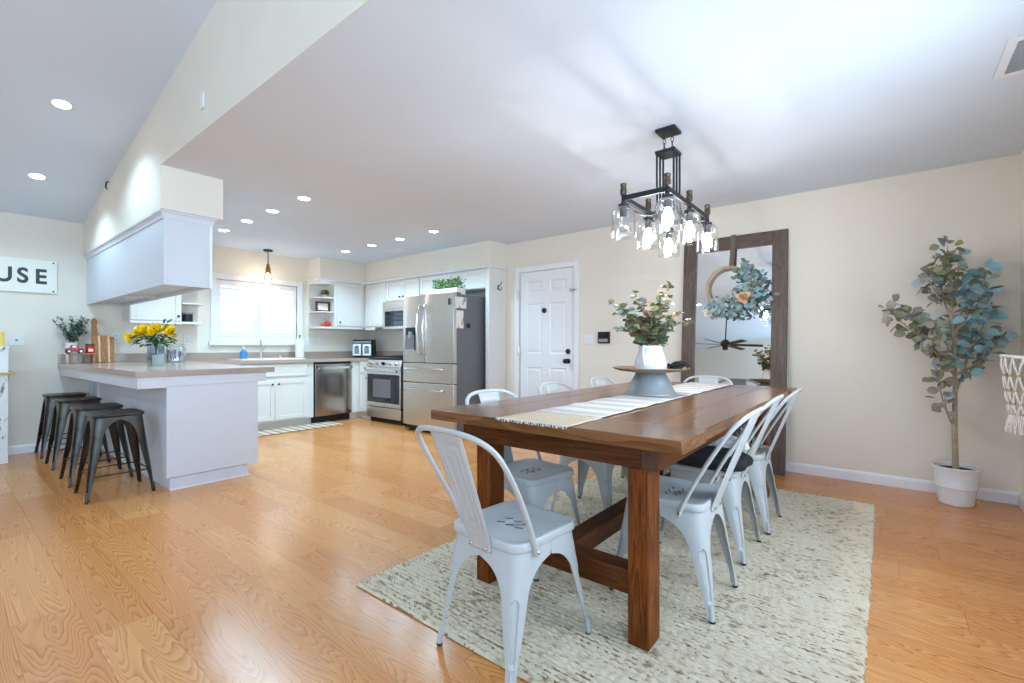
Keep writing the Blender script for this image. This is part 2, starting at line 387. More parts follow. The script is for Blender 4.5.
def tag(o, label, cat, group=None):
    o['label'] = label; o['category'] = cat
    if group: o['group'] = group
    return o
def thing(name, label, cat, loc=(0, 0, 0), group=None):
    o = bpy.data.objects.new(name, None); COL.objects.link(o); o.location = loc; o.empty_display_size = 0.05
    return tag(o, label, cat, group)
def solo(mb, name, label, cat, group=None, **kw):
    xs, ys, zs = zip(*mb.v)
    loc = ((min(xs) + max(xs)) / 2, (min(ys) + max(ys)) / 2, min(zs))
    return tag(mb.build(name, loc=loc, **kw), label, cat, group)
def struct(mb, name, parent=None, **kw):
    o = mb.build(name, parent, **kw)
    if parent is None: o['kind'] = 'structure'
    return o
def dup(root, loc, rz=0.0, label=None, group=None):
    r = root.copy(); COL.objects.link(r); r.location = loc; r.rotation_euler = (0, 0, rz)
    if label: r['label'] = label
    if group: r['group'] = group
    for ch in list(root.children):
        c = ch.copy(); COL.objects.link(c); c.parent = r
        for g in list(ch.children):
            d = g.copy(); COL.objects.link(d); d.parent = c
    return r
def rrect(hx, hy, r, z, n=6, cx=0, cy=0):
    pts = []; r = min(r, hx, hy)
    for (sx, sy, a0) in ((1, 1, 0), (-1, 1, 90), (-1, -1, 180), (1, -1, 270)):
        for k in range(n + 1):
            a = math.radians(a0 + 90 * k / n)
            pts.append(Vector((cx + sx * (hx - r) + r * math.cos(a), cy + sy * (hy - r) + r * math.sin(a), z)))
    return pts
def smooth_path(pts, n=8):
    """Catmull-Rom through points"""
    P = [Vector(p) for p in pts]; P = [2 * P[0] - P[1]] + P + [2 * P[-1] - P[-2]]; out = []
    for i in range(1, len(P) - 2):
        for k in range(n):
            t = k / n
            out.append(0.5 * ((2 * P[i]) + (-P[i - 1] + P[i + 1]) * t + (2 * P[i - 1] - 5 * P[i] + 4 * P[i + 1] - P[i + 2]) * t * t + (-P[i - 1] + 3 * P[i] - 3 * P[i + 1] + P[i + 2]) * t ** 3))
    out.append(P[-2]); return out
Rz = lambda a: Matrix.Rotation(a, 3, 'Z')
Rx = lambda a: Matrix.Rotation(a, 3, 'X')
Ry = lambda a: Matrix.Rotation(a, 3, 'Y')

# ------------------------------------------------------------------ room shell
XL, YW, XR, YH, CH = -6.95, 4.74, 0.73, 1.055, 2.44
XRR, YB, RIDGE = 2.5, -6.6, -2.2
ZR = VZ(RIDGE)
struct(MB().box((XL - .15, YB - .15, -0.1), (XRR + .15, YW + .15, 0), 'floor'), 'floor')
# left wall with the kitchen window opening
wy0, wy1, wz0, wz1 = 2.372, 3.462, 1.23, 2.0
w = MB()
w.box((XL - .15, YB - .15, 0), (XL, wy0, 2.62), 'wall'); w.box((XL - .15, wy1, 0), (XL, YW + .15, 2.62), 'wall')
w.box((XL - .15, wy0, 0), (XL, wy1, wz0), 'wall'); w.box((XL - .15, wy0, wz1), (XL, wy1, 2.62), 'wall')
struct(w, 'wall_left', smooth=False)
dx0, dx1, dz1 = -3.685, -2.865, 2.045
w = MB()
w.box((XL, YW, 0), (dx0, YW + .15, 2.62), 'wall'); w.box((dx1, YW, 0), (XRR + .15, YW + .15, 2.62), 'wall'); w.box((dx0, YW, dz1), (dx1, YW + .15, 2.62), 'wall')
struct(w, 'wall_back', smooth=False)
w = MB()
w.box((XR, YH + .16, 0), (XR + .15, 1.45, CH + .15), 'wall'); w.box((XR, 2.85, 0), (XR + .15, YW, CH + .15), 'wall')
w.box((XR, 1.45, 0), (XR + .15, 2.85, .85), 'wall'); w.box((XR, 1.45, 2.05), (XR + .15, 2.85, CH + .15), 'wall')
struct(w, 'wall_right', smooth=False)
f = MB()
for y in (1.45, 2.12, 2.79): f.box((XR + .05, y, .85), (XR + .10, y + .06, 2.05), 'trim')
f.box((XR + .05, 1.51, .85), (XR + .10, 2.79, .91), 'trim'); f.box((XR + .05, 1.51, 1.99), (XR + .10, 2.79, 2.05), 'trim')
o = struct(f, 'added_window'); MB().box((XR + .07, 1.5, .9), (XR + .076, 2.8, 2.0), 'glass').build('pane', o)  # unseen window, added to bring fill light into the dining area
# gable wall above the opening between living room and dining area, its return, and the soffit over the breakfast bar
w = MB()
w.box((-4.16, YH, CH), (XRR, YH + .004, CH + .151), 'wall'); w.box((-4.16, YH, CH + .151), (XRR, YH + .16, ZR + .2), 'wall')
w.box((XR, YH, 0), (XRR, YH + .16, CH - .001), 'wall')
struct(w, 'wall_header', smooth=False)
w = MB()
w.box((XL, YH, 2.12), (-4.16, 1.47, CH), 'wall'); w.box((XL, YH, CH), (-4.16, YH + .004, CH + .16), 'wall'); w.box((XL, YH, CH + .16), (-4.16, YH + .16, ZR + .2), 'wall')
struct(w, 'wall_bar_soffit', smooth=False)
w = MB(); w.box((XL, 1.47, 2.13), (-6.62, 2.235, CH), 'wall'); struct(w, 'wall_left_soffit', smooth=False)
w = MB(); w.box((XL, 3.637, 2.13), (-6.60, YW, CH), 'wall'); w.box((-6.60, 4.41, 2.13), (-3.90, YW, CH), 'wall'); struct(w, 'wall_corner_soffit', smooth=False)
struct(MB().box((XL, YH + .0045, CH), (XR + .15, YW, CH + .15), 'ceil'), 'ceiling', smooth=False)
sl = MB()
def slab(x0, x1):
    z0, z1 = (VZ(x) if x <= RIDGE else ZR - 0.177 * (x - RIDGE) for x in (x0, x1))
    sl.add([(x0, YB - .15, z0), (x1, YB - .15, z1), (x1, YH, z1), (x0, YH, z0), (x0, YB - .15, z0 + .15), (x1, YB - .15, z1 + .15), (x1, YH, z1 + .15), (x0, YH, z0 + .15)],
           [(3, 2, 1, 0), (4, 5, 6, 7), (0, 1, 5, 4), (1, 2, 6, 5), (2, 3, 7, 6), (3, 0, 4, 7)], 'ceil')
slab(XL - .15, RIDGE); slab(RIDGE, XRR + .15)
struct(sl, 'ceiling_vault', smooth=False)
# living-room walls behind the camera, with a patio door and a side window
w = MB()
w.box((XL, YB - .15, 0), (-2.1, YB, 3.4), 'wall'); w.box((2.1, YB - .15, 0), (XRR + .15, YB, 3.4), 'wall'); w.box((-2.1, YB - .15, 2.35), (2.1, YB, 3.4), 'wall')
struct(w, 'wall_front', smooth=False)
w = MB()
w.box((XRR, YB, 0), (XRR + .15, -4.2, 2.9), 'wall'); w.box((XRR, -0.2, 0), (XRR + .15, YH + .16, 2.9), 'wall')
w.box((XRR, -4.2, 0), (XRR + .15, -0.2, 0.4), 'wall'); w.box((XRR, -4.2, 2.3), (XRR + .15, -0.2, 2.9), 'wall')
struct(w, 'wall_living_right', smooth=False)
f = MB()
for x in (-2.1, -.72, .66, 2.04): f.box((x, YB - .1, 0), (x + .06, YB - .04, 2.35), 'trim')
f.box((-2.1, YB - .1, 2.29), (2.1, YB - .04, 2.35), 'trim'); f.box((-2.1, YB - .1, 0), (2.1, YB - .04, .06), 'trim')
o = struct(f, 'window_2'); MB().box((-2.1, YB - .075, 0.05), (2.1, YB - .065, 2.3), 'glass').build('pane', o)
f = MB()
for y in (-4.2, -2.23, -0.26): f.box((XRR + .04, y, .4), (XRR + .1, y + .06, 2.3), 'trim')
f.box((XRR + .04, -4.2, 2.24), (XRR + .1, -0.2, 2.3), 'trim'); f.box((XRR + .04, -4.2, .4), (XRR + .1, -0.2, .46), 'trim')
o = struct(f, 'window_3'); MB().box((XRR + .065, -4.2, .45), (XRR + .075, -0.2, 2.26), 'glass').build('pane', o)

# baseboards
def baseboard(name, a, b, nrm, h=0.085):
    """moulded board along a-b, standing off the wall along nrm"""
    a = Vector((*a, 0)); b = Vector((*b, 0)); n = Vector((*nrm, 0)); mb = MB()
    prof = [(0, 0), (.014, 0), (.014, h - .02), (.010, h - .008), (.004, h), (0, h)]
    mb.loft([[p + n * d + Vector((0, 0, z)) for d, z in prof] for p in (a, b)], 'trim')
    return struct(mb, name, smooth=False)
baseboard('baseboard_back', (-2.79, YW), (XR, YW), (0, -1))
baseboard('baseboard_back_short', (-3.90, YW), (-3.765, YW), (0, -1))
baseboard('baseboard_right', (XR, YW), (XR, YH + .16), (-1, 0))
baseboard('baseboard_left', (XL, YB), (XL, 1.10), (1, 0))

# six-panel door, casing
d1 = MB()
cw = .065
d1.box((dx0 - cw, YW - .018, 0), (dx0, YW, dz1 + cw), 'trim'); d1.box((dx1, YW - .018, 0), (dx1 + cw, YW, dz1 + cw), 'trim'); d1.box((dx0, YW - .018, dz1), (dx1, YW, dz1 + cw), 'trim')
struct(d1, 'trim_1', bevel=.005)
lx0, lx1, ly = dx0 + .012, dx1 - .012, YW + .012
leafdoor = MB()
cols = [(lx0 + .105, lx0 + .335), (lx1 - .345, lx1 - .105)]
rows = [(.20, .84), (1.01, 1.64), (1.77, 1.92)]
xs = [lx0] + [v for c in cols for v in c] + [lx1]; zs = [.008] + [v for r in rows for v in r] + [dz1 - .01]
for i in range(len(xs) - 1):
    for j in range(len(zs) - 1):
        x0, x1, z0, z1 = xs[i], xs[i + 1], zs[j], zs[j + 1]
        if (x0, x1) in cols and (z0, z1) in rows:
            rings = []
            for ins, dep in ((0, 0), (.014, .010), (.022, .010), (.045, .003)):
                rings.append([Vector((x0 + ins, ly + dep, z0 + ins)), Vector((x1 - ins, ly + dep, z0 + ins)), Vector((x1 - ins, ly + dep, z1 - ins)), Vector((x0 + ins, ly + dep, z1 - ins))])
            n = 4; vs = [p for r in rings for p in r]; fs = []
            for a in range(3):
                for b in range(4): fs.append((a * 4 + b, a * 4 + (b + 1) % 4, a * 4 + 4 + (b + 1) % 4, a * 4 + 4 + b))
            fs.append((12, 13, 14, 15)); leafdoor.add(vs, fs, 'trim')
        else:
            leafdoor.add([(x0, ly, z0), (x1, ly, z0), (x1, ly, z1), (x0, ly, z1)], [(0, 1, 2, 3)], 'trim')
leafdoor.box((lx0, ly + .011, .008), (lx1, ly + .045, dz1 - .01), 'trim')
door = leafdoor.build('door_1', smooth=False); door['kind'] = 'structure'
def disc_y(mb, x, z, y0, y1, r0, r1, mat, n=20):
    """round boss whose axis runs along -y"""
    mb.loft([[Vector((x + r * math.cos(2 * PI * k / n), y, z + r * math.sin(2 * PI * k / n))) for k in range(n)] for y, r in ((y0, r0), ((y0 + y1) / 2, r0), (y1, r1))], mat)
    return mb
disc_y(MB(), -3.30, 1.545, ly, ly - .02, .033, .022, 'black').build('knocker', door)
disc_y(MB(), -2.955, 1.04, ly, ly - .022, .032, .024, 'black').build('deadbolt', door)
kn = disc_y(MB(), -2.955, .925, ly, ly - .012, .032, .03, 'black'); disc_y(kn, -2.955, .925, ly - .012, ly - .05, .012, .012, 'black'); kn.sphere((-2.962, ly - .055, .925), .03, 'black'); kn.build('door_knob', door)
for z in (1.765, 1.04, 0.25):
    MB().box((lx0 - .022, YW - .024, z - .05), (lx0 + .008, YW - .017, z + .05), 'chrome').tube([(lx0 - .008, YW - .028, z - .052), (lx0 - .008, YW - .028, z + .052)], .006, 'chrome').build('hinge', door)
g = MB().box((-2.905, YW - .03, 1.745), (-2.845, YW - .018, 1.785), 'chrome').tube([(-2.86, YW - .03, 1.765), (-2.80, YW - .045, 1.765)], .006, 'chrome')
g.build('door_guard', door)

# kitchen window with plantation shutters
w1 = MB()
fx = XL + .03
w1.box((XL - .02, 2.30, wz0 - .06), (fx, 2.372, 2.075), 'trim'); w1.box((XL - .02, 3.462, wz0 - .06), (fx, 3.535, 2.075), 'trim')
w1.box((XL - .02, 2.372, wz1), (fx, 3.462, 2.075), 'trim'); w1.box((XL - .02, 2.372, wz0 - .06), (fx, 3.462, wz0), 'trim')
win = struct(w1, 'window_1', bevel=.006)
MB().box((XL, 2.275, wz0 - .115), (XL + .06, 3.56, wz0 - .06), 'trim').build('window_sill', win, bevel=.008)
MB().box((XL - .11, 2.372, wz0), (XL - .10, 3.462, wz1), 'glass').build('pane', win)
for y0, y1 in ((2.375, 2.915), (2.919, 3.459)):
    s_ = MB()
    s_.box((XL - .045, y0, wz0 + .003), (XL - .012, y0 + .05, wz1 - .003), 'trim'); s_.box((XL - .045, y1 - .05, wz0 + .003), (XL - .012, y1, wz1 - .003), 'trim')
    s_.box((XL - .045, y0 + .05, wz0 + .003), (XL - .012, y1 - .05, wz0 + .075), 'trim'); s_.box((XL - .045, y0 + .05, wz1 - .075), (XL - .012, y1 - .05, wz1 - .003), 'trim')
    so = s_.build('shutter_panel', win, bevel=.003)
    nl = 8
    for k in range(nl):
        z = wz0 + .075 + (wz1 - wz0 - .15) * (k + .5) / nl
        lv = MB()
        R = Ry(math.radians(20))
        ring = [Vector((.036 * math.cos(2 * PI * q / 12), 0, .006 * math.sin(2 * PI * q / 12))) for q in range(12)]
        lv.loft([[R @ p + Vector((XL - .03, yy, z)) for p in ring] for yy in (y0 + .052, y1 - .052)], 'trim')
        lv.build('louver', so)
    ym = (y0 + y1) / 2
    MB().box((XL + .006, ym - .005, wz0 + .09), (XL + .014, ym + .005, wz1 - .09), 'trim').build('tilt_rod', so)

# ------------------------------------------------------------------ ceiling fittings
def can_light(x, y, z, tilt, label, group):
    t = thing('recessed_light', label, 'ceiling light', (x, y, z), group)
    R = Ry(tilt)
    pr = [(.058, 0.0), (.066, -.002), (.066, -.004), (.054, -.006), (.050, -.004)]
    MB().lathe([(r, h) for r, h in pr], 'whitematte', (x, y, z), 32, cap=False, rot=R).build('trim_ring', t)
    MB().lathe([(.052, -.003), (.048, -.005), (.001, -.0055)], 'canlens', (x, y, z), 32, cap=True, rot=R).build('lens', t)
RN = ['nearest', 'second', 'third', 'farthest']
for i, (x, y) in enumerate(KITCHEN_CANS):
    row = 'left' if i < 4 else 'right'
    can_light(x, y, CH, 0, f'lit recessed ceiling light, {RN[i % 4]} from the camera in the {row} kitchen row', 'recessed lights over the kitchen')
tl = -math.atan(.177)
for i, (x, y) in enumerate(VAULT_CANS[:2]):
    can_light(x, y, VZ(x), tl, ['lit recessed light on sloped ceiling, higher and larger one above breakfast bar stools', 'lit recessed light on sloped ceiling, lower one nearer the lettered wall sign'][i], 'recessed lights on the sloped ceiling')
for i, (x, y) in enumerate(VAULT_CANS[2:]):
    can_light(x, y, VZ(x), tl, ['recessed light on sloped ceiling behind the camera, middle of three', 'recessed light on sloped ceiling behind the camera, nearest the left wall', 'recessed light on sloped ceiling behind the camera, nearest the ridge'][i], 'recessed lights on the sloped ceiling')
# supply vent, right of the dining area
v = thing('ceiling_vent', 'white rectangular ceiling vent with grey slats near right wall', 'vent', (.57, 3.12, CH))
MB().box((.415, 2.93, CH - .008), (.70, 2.965, CH - .001), 'trim').box((.415, 3.285, CH - .008), (.70, 3.32, CH - .001), 'trim').box((.415, 2.965, CH - .008), (.45, 3.285, CH - .001), 'trim').box((.665, 2.965, CH - .008), (.70, 3.285, CH - .001), 'trim').build('frame', v)
sm = MB()
for k in range(20): sm.box((-.107, -.004, -.0008), (.107, .004, .0008), 'vent_dark', Rx(.6), (.5575, 2.973 + k * .016, CH - .006))
sm.build('slats', v)
v = thing('ceiling_register', 'flat white ceiling register over the kitchen range', 'vent', (-5.35, 4.04, CH))
MB().box((-5.53, 3.91, CH - .006), (-5.17, 4.17, CH - .001), 'ceil').build('plate', v, bevel=.003)
sm = MB()
for k in range(9): sm.box((-5.50, 3.94 + k * .024, CH - .009), (-5.20, 3.946 + k * .024, CH - .006), 'trim')
sm.build('slats', v)

# ------------------------------------------------------------------ rug
import numpy as np
def make_rug():
    x0, x1, y0, y1 = -1.905, -.055, 1.225, 4.06
    nx, ny = 260, 640
    rng = np.random.default_rng(3)
    xs_ = np.linspace(x0, x1, nx); ys_ = np.linspace(y0, y1, ny)
    Xg, Yg = np.meshgrid(xs_, ys_)
    pitch = .024
    def vnoise(gx, gy, seed):
        r2 = np.random.default_rng(seed).random((220, 220)); ix, iy = np.floor(gx).astype(int), np.floor(gy).astype(int); fx, fy = gx - ix, gy - iy
        fx, fy = fx * fx * (3 - 2 * fx), fy * fy * (3 - 2 * fy)
        g = lambda a, b: r2[b % 220, a % 220]
        return (g(ix, iy) * (1 - fx) + g(ix + 1, iy) * fx) * (1 - fy) + (g(ix, iy + 1) * (1 - fx) + g(ix + 1, iy + 1) * fx) * fy
    ph = Yg / pitch + 0.3 * (vnoise(Xg * 7 + 90, Yg * 9, 1) - .5) + 0.14 * (vnoise(Xg * 22 + 90, Yg * 26, 2) - .5)
    row = np.floor(ph); fr = ph - row
    off = (np.sin(row * 12.9898) * 43758.5453) % 1
    kn = Xg / .034 + off
    b = np.abs(np.sin(PI * fr)) ** .8 * (.66 + .34 * np.abs(np.sin(PI * kn)) ** .7)
    kh = np.random.default_rng(9).random((400, 400))[row.astype(int) % 400, np.floor(kn).astype(int) % 400]
    b = b * (.78 + .22 * kh) * (.85 + .3 * vnoise(Xg * 5 + 90, Yg * 30, 4))
    Z = .003 + .0165 * b + rng.normal(0, .0010, Xg.shape)
    e = .006 * (vnoise(Yg * 40, Yg * 0 + 3, 6) - .5) + rng.normal(0, .0025, Xg.shape)
    Xg = Xg + np.where(np.arange(nx)[None, :] == nx - 1, e, 0) + np.where(np.arange(nx)[None, :] == 0, -e, 0)
    edge = np.zeros_like(Z, bool); edge[0, :] = edge[-1, :] = True; edge[:, 0] = edge[:, -1] = True
    Z[edge] = .003
    vs = np.stack([Xg, Yg, Z], -1).reshape(-1, 3)
    idx = np.arange(nx * ny).reshape(ny, nx)
    fs = np.stack([idx[:-1, :-1], idx[:-1, 1:], idx[1:, 1:], idx[1:, :-1]], -1).reshape(-1, 4)
    me = bpy.data.meshes.new('area_rug')
    c = np.array([(x0 + x1) / 2, (y0 + y1) / 2, 0])
    me.from_pydata((vs - c).tolist(), [], fs.tolist()); me.materials.append(M['rug']); me.materials.append(M['gap_shade']); me.shade_smooth()
    bf = (b[:-1, :-1] + b[1:, 1:]) / 2; tone = vnoise(Xg * 9 + 90, Yg * 14, 12)[:-1, :-1]      # darker tan on the low faces paints shade between the rows
    gap_shade = (bf < .15 + .25 * tone) & (vnoise(Xg * 40 + 90, Yg * 60, 13)[:-1, :-1] > .3)
    me.polygons.foreach_set('material_index', gap_shade.astype(np.int32).ravel())
    o = bpy.data.objects.new('area_rug', me); COL.objects.link(o); o.location = c
    return tag(o, 'large cream woven jute area rug under the dining table', 'rug')
make_rug()
ZG = .017     # top of the rug

# ------------------------------------------------------------------ dining table
TB = thing('dining_table', 'long brown stained farmhouse dining table standing on the jute rug', 'table', (-1.11, 2.72, ZG))
tx0, tx1, ty0, ty1, tz0, tz1 = -1.70, -.505, 1.495, 3.95, .755, .80
tp = MB()
nb = 6; bw = (tx1 - tx0 - .02) / nb
for k in range(nb):
    tp.box((tx0 + .01 + k * bw + .0012, ty0 + .262, tz0), (tx0 + .01 + (k + 1) * bw - .0012, ty1 - .262, tz1), 'tabletop')
tp.build('tabletop', TB, bevel=.003)
MB().box((tx0, ty0, tz0), (tx1, ty0 + .26, tz1 + .001), 'tableend').build('breadboard_end', TB, bevel=.004)
MB().box((tx0, ty1 - .26, tz0), (tx1, ty1, tz1 + .001), 'tableend').build('breadboard_end', TB, bevel=.004)
la, lb = (-1.49, -1.41), (-.737, -.657)
for (xa, xb) in (la, lb):
    for (ya, yb) in ((1.592, 1.70), (3.70, 3.81)):
        MB().box((xa, ya, ZG), (xb, yb, .665), 'tableleg').build('leg', TB, bevel=.005)
ap = MB().box((-1.56, 1.575, .667), (-.676, 1.62, .754), 'tablex')
ap.build('apron', TB, bevel=.003)
MB().box((-1.56, 3.80, .667), (-.676, 3.845, .754), 'tablex').build('apron', TB, bevel=.003)
for xa, xb in ((-.674, -.615), (-1.53, -1.475)):
    sr = MB().box((xa, 1.5765 if xa > -1 else 1.622, .665), (xb, 3.79, .754), 'tabley')
    sro = sr.build('side_rail', TB, bevel=.003)
MB().box((-.673, 1.571, .667), (-.616, 1.5755, .752), 'endgrain').build('end_grain', TB)
MB().box((la[1], 1.615, .185), (lb[0], 1.70, .275), 'tablex').build('stretcher', TB, bevel=.003)
MB().box((la[1], 3.715, .185), (lb[0], 3.80, .275), 'tablex').build('stretcher', TB, bevel=.003)
MB().box((-1.12, 1.702, .19), (-1.03, 3.713, .272), 'tabley').build('beam', TB, bevel=.003)

# ------------------------------------------------------------------ stamped-steel chairs and stools
def sheet_leg(sx, sy, half, ztop, zarch, z1, wmid, foot, wfoot, mat, groove=True, zfoot=.012, thin=.0018, rtop=.05):
    """corner leg pressed from one sheet; its two wings reach the middle of each side and leave an arch between legs"""
    mb = MB(); ns, nz = 49, 56; vs = []
    zsr = [ztop - (ztop - zfoot) * (k / (nz - 1)) for k in range(nz)]
    for z in zsr:
        if z >= zarch: w = half
        elif z > z1: w = half - (half - wmid) * math.sqrt(max(0, 1 - ((z - z1) / (zarch - z1)) ** 2))
        else: w = wfoot + (wmid - wfoot) * max(0, (z - .07) / (z1 - .07)) ** .9
        t = (ztop - z) / ztop
        r = rtop + (.022 - rtop) * min(1, t * 1.4)
        cx = half + (foot[0] - half) * t ** 1.1; cy = half + (foot[1] - half) * t ** 1.1
        for k in range(ns):
            a = w * (2 * k / (ns - 1) - 1); q = math.sqrt(a * a + r * r)
            ox, oy = (q + a) / 2, (q - a) / 2
            d = 0.0
            if groove:
                zt = z1 + (ztop - z1) * .18
                gw = .022 - .010 * max(0, (zt - z) / zt)
                if z < zt and z > .075:
                    dz = min(1, (zt - z) / .022); lim = gw * math.sqrt(max(0, 1 - (1 - dz) ** 2))
                    if abs(a) < lim: d = -.0075 * min(1, (lim - abs(a)) / .0035)
            vs.append((sx * (cx - ox + d * .7), sy * (cy - oy + d * .7), z))
    fs = [(i * ns + j, i * ns + j + 1, (i + 1) * ns + j + 1, (i + 1) * ns + j) for i in range(nz - 1) for j in range(ns - 1)]
    mb.add(vs, fs, mat)
    fx_, fy_ = sx * (foot[0] - .0135), sy * (foot[1] - .0135); k_ = .062 / ztop
    mb.tube([(fx_, fy_, .006), (fx_ - sx * (foot[0] - half) * k_, fy_ - sy * (foot[1] - half) * k_, .068)], [.0105, .0090], mat, 14)
    return mb
def foot_cap(sx, sy, foot, r=.0108):
    x, y = sx * (foot[0] - .0135), sy * (foot[1] - .0135)
    return MB().lathe([(r * .9, 0), (r * 1.08, .002), (r * 1.08, .009), (r * .8, .010)], 'rubber', (x, y, 0), 14)
def make_chair(label, group):
    t = thing('dining_chair', label, 'chair', (0, 0, 0), group)
    h = .176
    seat = MB()
    rings = []
    for sc, z in ((.03, .434), (.25, .434), (.5, .4345), (.72, .437), (.86, .443), (.93, .447), (.972, .446), (.995, .441), (1.0, .434)):
        rings.append(rrect(h * sc, h * sc, .055 * sc, z, 6))
    rings.append(rrect(h * 1.006, h * 1.006, .056, .420, 6)); rings.append(rrect(h * 1.0, h * 1.0, .055, .418, 6))
    n = len(rings[0]); seat.loft(rings, 'chair', cap=False); seat.add(rings[0], [tuple(range(n))], 'chair')
    for k in range(-1, 2):          # stamped drain slots
        for y in (-.045, .0):
            R = Rz(.0)
            seat.box((-.016, -.0022, 0), (.016, .0022, .0012), 'rubber', Rz(.5), (k * .045, y + .02, .4345))
    seat.build('seat', t, solid=.002)
    feet = {(-1, -1): (.191, .227), (1, -1): (.191, .227), (-1, 1): (.203, .227), (1, 1): (.203, .227)}
    for (sx, sy), ft in feet.items():
        lg = sheet_leg(sx, sy, h, .425, .368, .235, .060, ft, .027, 'chair').build('leg', t, solid=.002)
        foot_cap(sx, sy, ft).build('foot_cap', lg)
    half = [(.181, -.085, .395), (.185, -.108, .455), (.196, -.165, .565), (.203, -.225, .668), (.197, -.280, .755), (.168, -.316, .800), (.105, -.338, .823), (0, -.345, .829)]
    path = smooth_path(half + [(-x, y, z) for x, y, z in reversed(half[:-1])], 7)
    hoop = MB().tube(path, [.0085] * len(path), 'chair', 10, flat=1.25)
    hp = hoop.build('back_hoop', t)
    for s in (-1, 1):
        b = MB(); R = Ry(PI / 2 * s)
        b.lathe([(.007, 0), (.007, .003), (.004, .005)], 'chrome', (s * .189, -.088, .408), 10, rot=R); b.build('bolt', hp)
    # pressed back slat with an outline stamped into it
    sl_ = MB(); nz, nx = 60, 33; vs = []
    for i in range(nz):
        tt = i / (nz - 1); z = .395 + tt * (.826 - .395)
        y = -.181 - .160 * (max(0, (tt - .04) / .96)) ** 1.05
        w = .056 + .022 * tt
        for j in range(nx):
            u = 2 * j / (nx - 1) - 1; x = u * w
            d = 0
            for (a0, b0) in ((.70, .90), (.36, .84)):     # two nested stamped outlines
                lo, hi = .16 + (.9 - b0), b0
                inside = abs(u) < a0 and lo < tt < hi
                inner = abs(u) < a0 - .12 and lo + .025 < tt < hi - .025
                if inside and not inner: d -= .0022
            if abs(u) > .93: d -= .005
            vs.append((x, y - .002 + d * -1 - .006 * (1 - u * u) * 0, z))
    sl_.add(vs, [(i * nx + j, i * nx + j + 1, (i + 1) * nx + j + 1, (i + 1) * nx + j) for i in range(nz - 1) for j in range(nx - 1)], 'chair')
    so = sl_.build('back_slat', t, solid=.002, ang=60)
    for s in (-1, 1):
        b = MB(); b.lathe([(.007, 0), (.007, .003), (.004, .005)], 'chrome', (s * .035, -.186, .408), 10, rot=Rx(PI / 2)); b.build('bolt', so)
    br = MB()                        # cross brace under the seat
    br.tube([(-.15, -.15, .395), (.15, .15, .395)], .007, 'chair', 8); br.tube([(-.15, .15, .385), (.15, -.15, .385)], .007, 'chair', 8)
    br.build('brace', t)
    return t
GC = 'metal dining chairs around the table'
chair = make_chair('pale metal dining chair at near table end, back to camera, largest in view', GC)
chair.location = (-1.09, 1.372, .005); chair.rotation_euler = (0, 0, math.radians(-4))
LL = [(-1.455, 1.97, -97, 'pale metal chair on kitchen side of table, nearest the camera, seat partly behind end chair'),
      (-1.50, 2.73, -90, 'pale metal chair on kitchen side of table, middle of the three'),
      (-1.485, 3.40, -90, 'pale metal chair on kitchen side of table, farthest, backed by bare wall right of door')]
for x, y, a, l in LL: dup(chair, (x, y, ZG), math.radians(a), l)
RRr = [(-.745, 2.095, 'pale metal chair on right side of table, nearest the camera, empty seat beside thick leg'),
       (-.765, 2.705, 'pale metal chair on right side of table, middle one holding the black bag'),
       (-.742, 3.205, 'pale metal chair on right side of table, farthest, its back against the mirror frame')]
for x, y, l in RRr: dup(chair, (x, y, ZG), math.radians(90), l)
dup(chair, (-1.175, 3.80, ZG), math.radians(180), 'pale metal chair at far table end in front of the leaning mirror')

def make_stool(label, group):
    t = thing('bar_stool', label, 'stool', (0, 0, 0), group)
    h = .152; zt = .595
    s = MB(); rings = []
    for sc, z in ((.16, .606), (.4, .606), (.7, .6065), (.9, .609), (.96, .609), (.99, .606), (1.005, .600), (1.005, .585)):
        rings.append(rrect(h * sc, h * sc, .045 * sc, z, 6))
    s.loft(rings, 'gun', cap=False)
    hr = rrect(h * .16, h * .16, .01, .606, 6)
    s.add(hr, [tuple(range(len(hr)))], 'gun'); s.box((-.045, -.014, .6065), (.045, .014, .6072), 'rubber')
    s.build('seat', t, solid=.002)
    for sx in (-1, 1):
        for sy in (-1, 1):
            ft = (.206, .206)
            lg = sheet_leg(sx, sy, h, zt, .558, .42, .060, ft, .024, 'gun', zfoot=.012, rtop=.045).build('leg', t, solid=.002)
            foot_cap(sx, sy, ft).build('foot_cap', lg)
    for k in range(4):
        a = Rz(k * PI / 2)
        p = [a @ Vector((-.168, .168, .17)), a @ Vector((.168, .168, .17))]
        MB().tube(p, .005, 'gun', 8).build('foot_rail', t)
    cb = MB().tube([(-.12, -.12, .545), (.12, .12, .545)], .006, 'gun', 8).tube([(-.12, .12, .535), (.12, -.12, .535)], .006, 'gun', 8)
    cb.build('brace', t)
    return t
SX = [-4.555, -5.165, -5.96, -6.66]
SLb = ['dark metal bar stool at breakfast bar, first and nearest the camera', 'dark metal bar stool at breakfast bar, second from the bar end',
       'dark metal bar stool at breakfast bar, third from the bar end', 'dark metal bar stool at breakfast bar, farthest and closest to left wall']
st = make_stool(SLb[0], 'dark metal bar stools at the breakfast bar'); st.location = (SX[0], .872, 0)
for x, l in zip(SX[1:], SLb[1:]): dup(st, (x, .868, 0), 0, l)

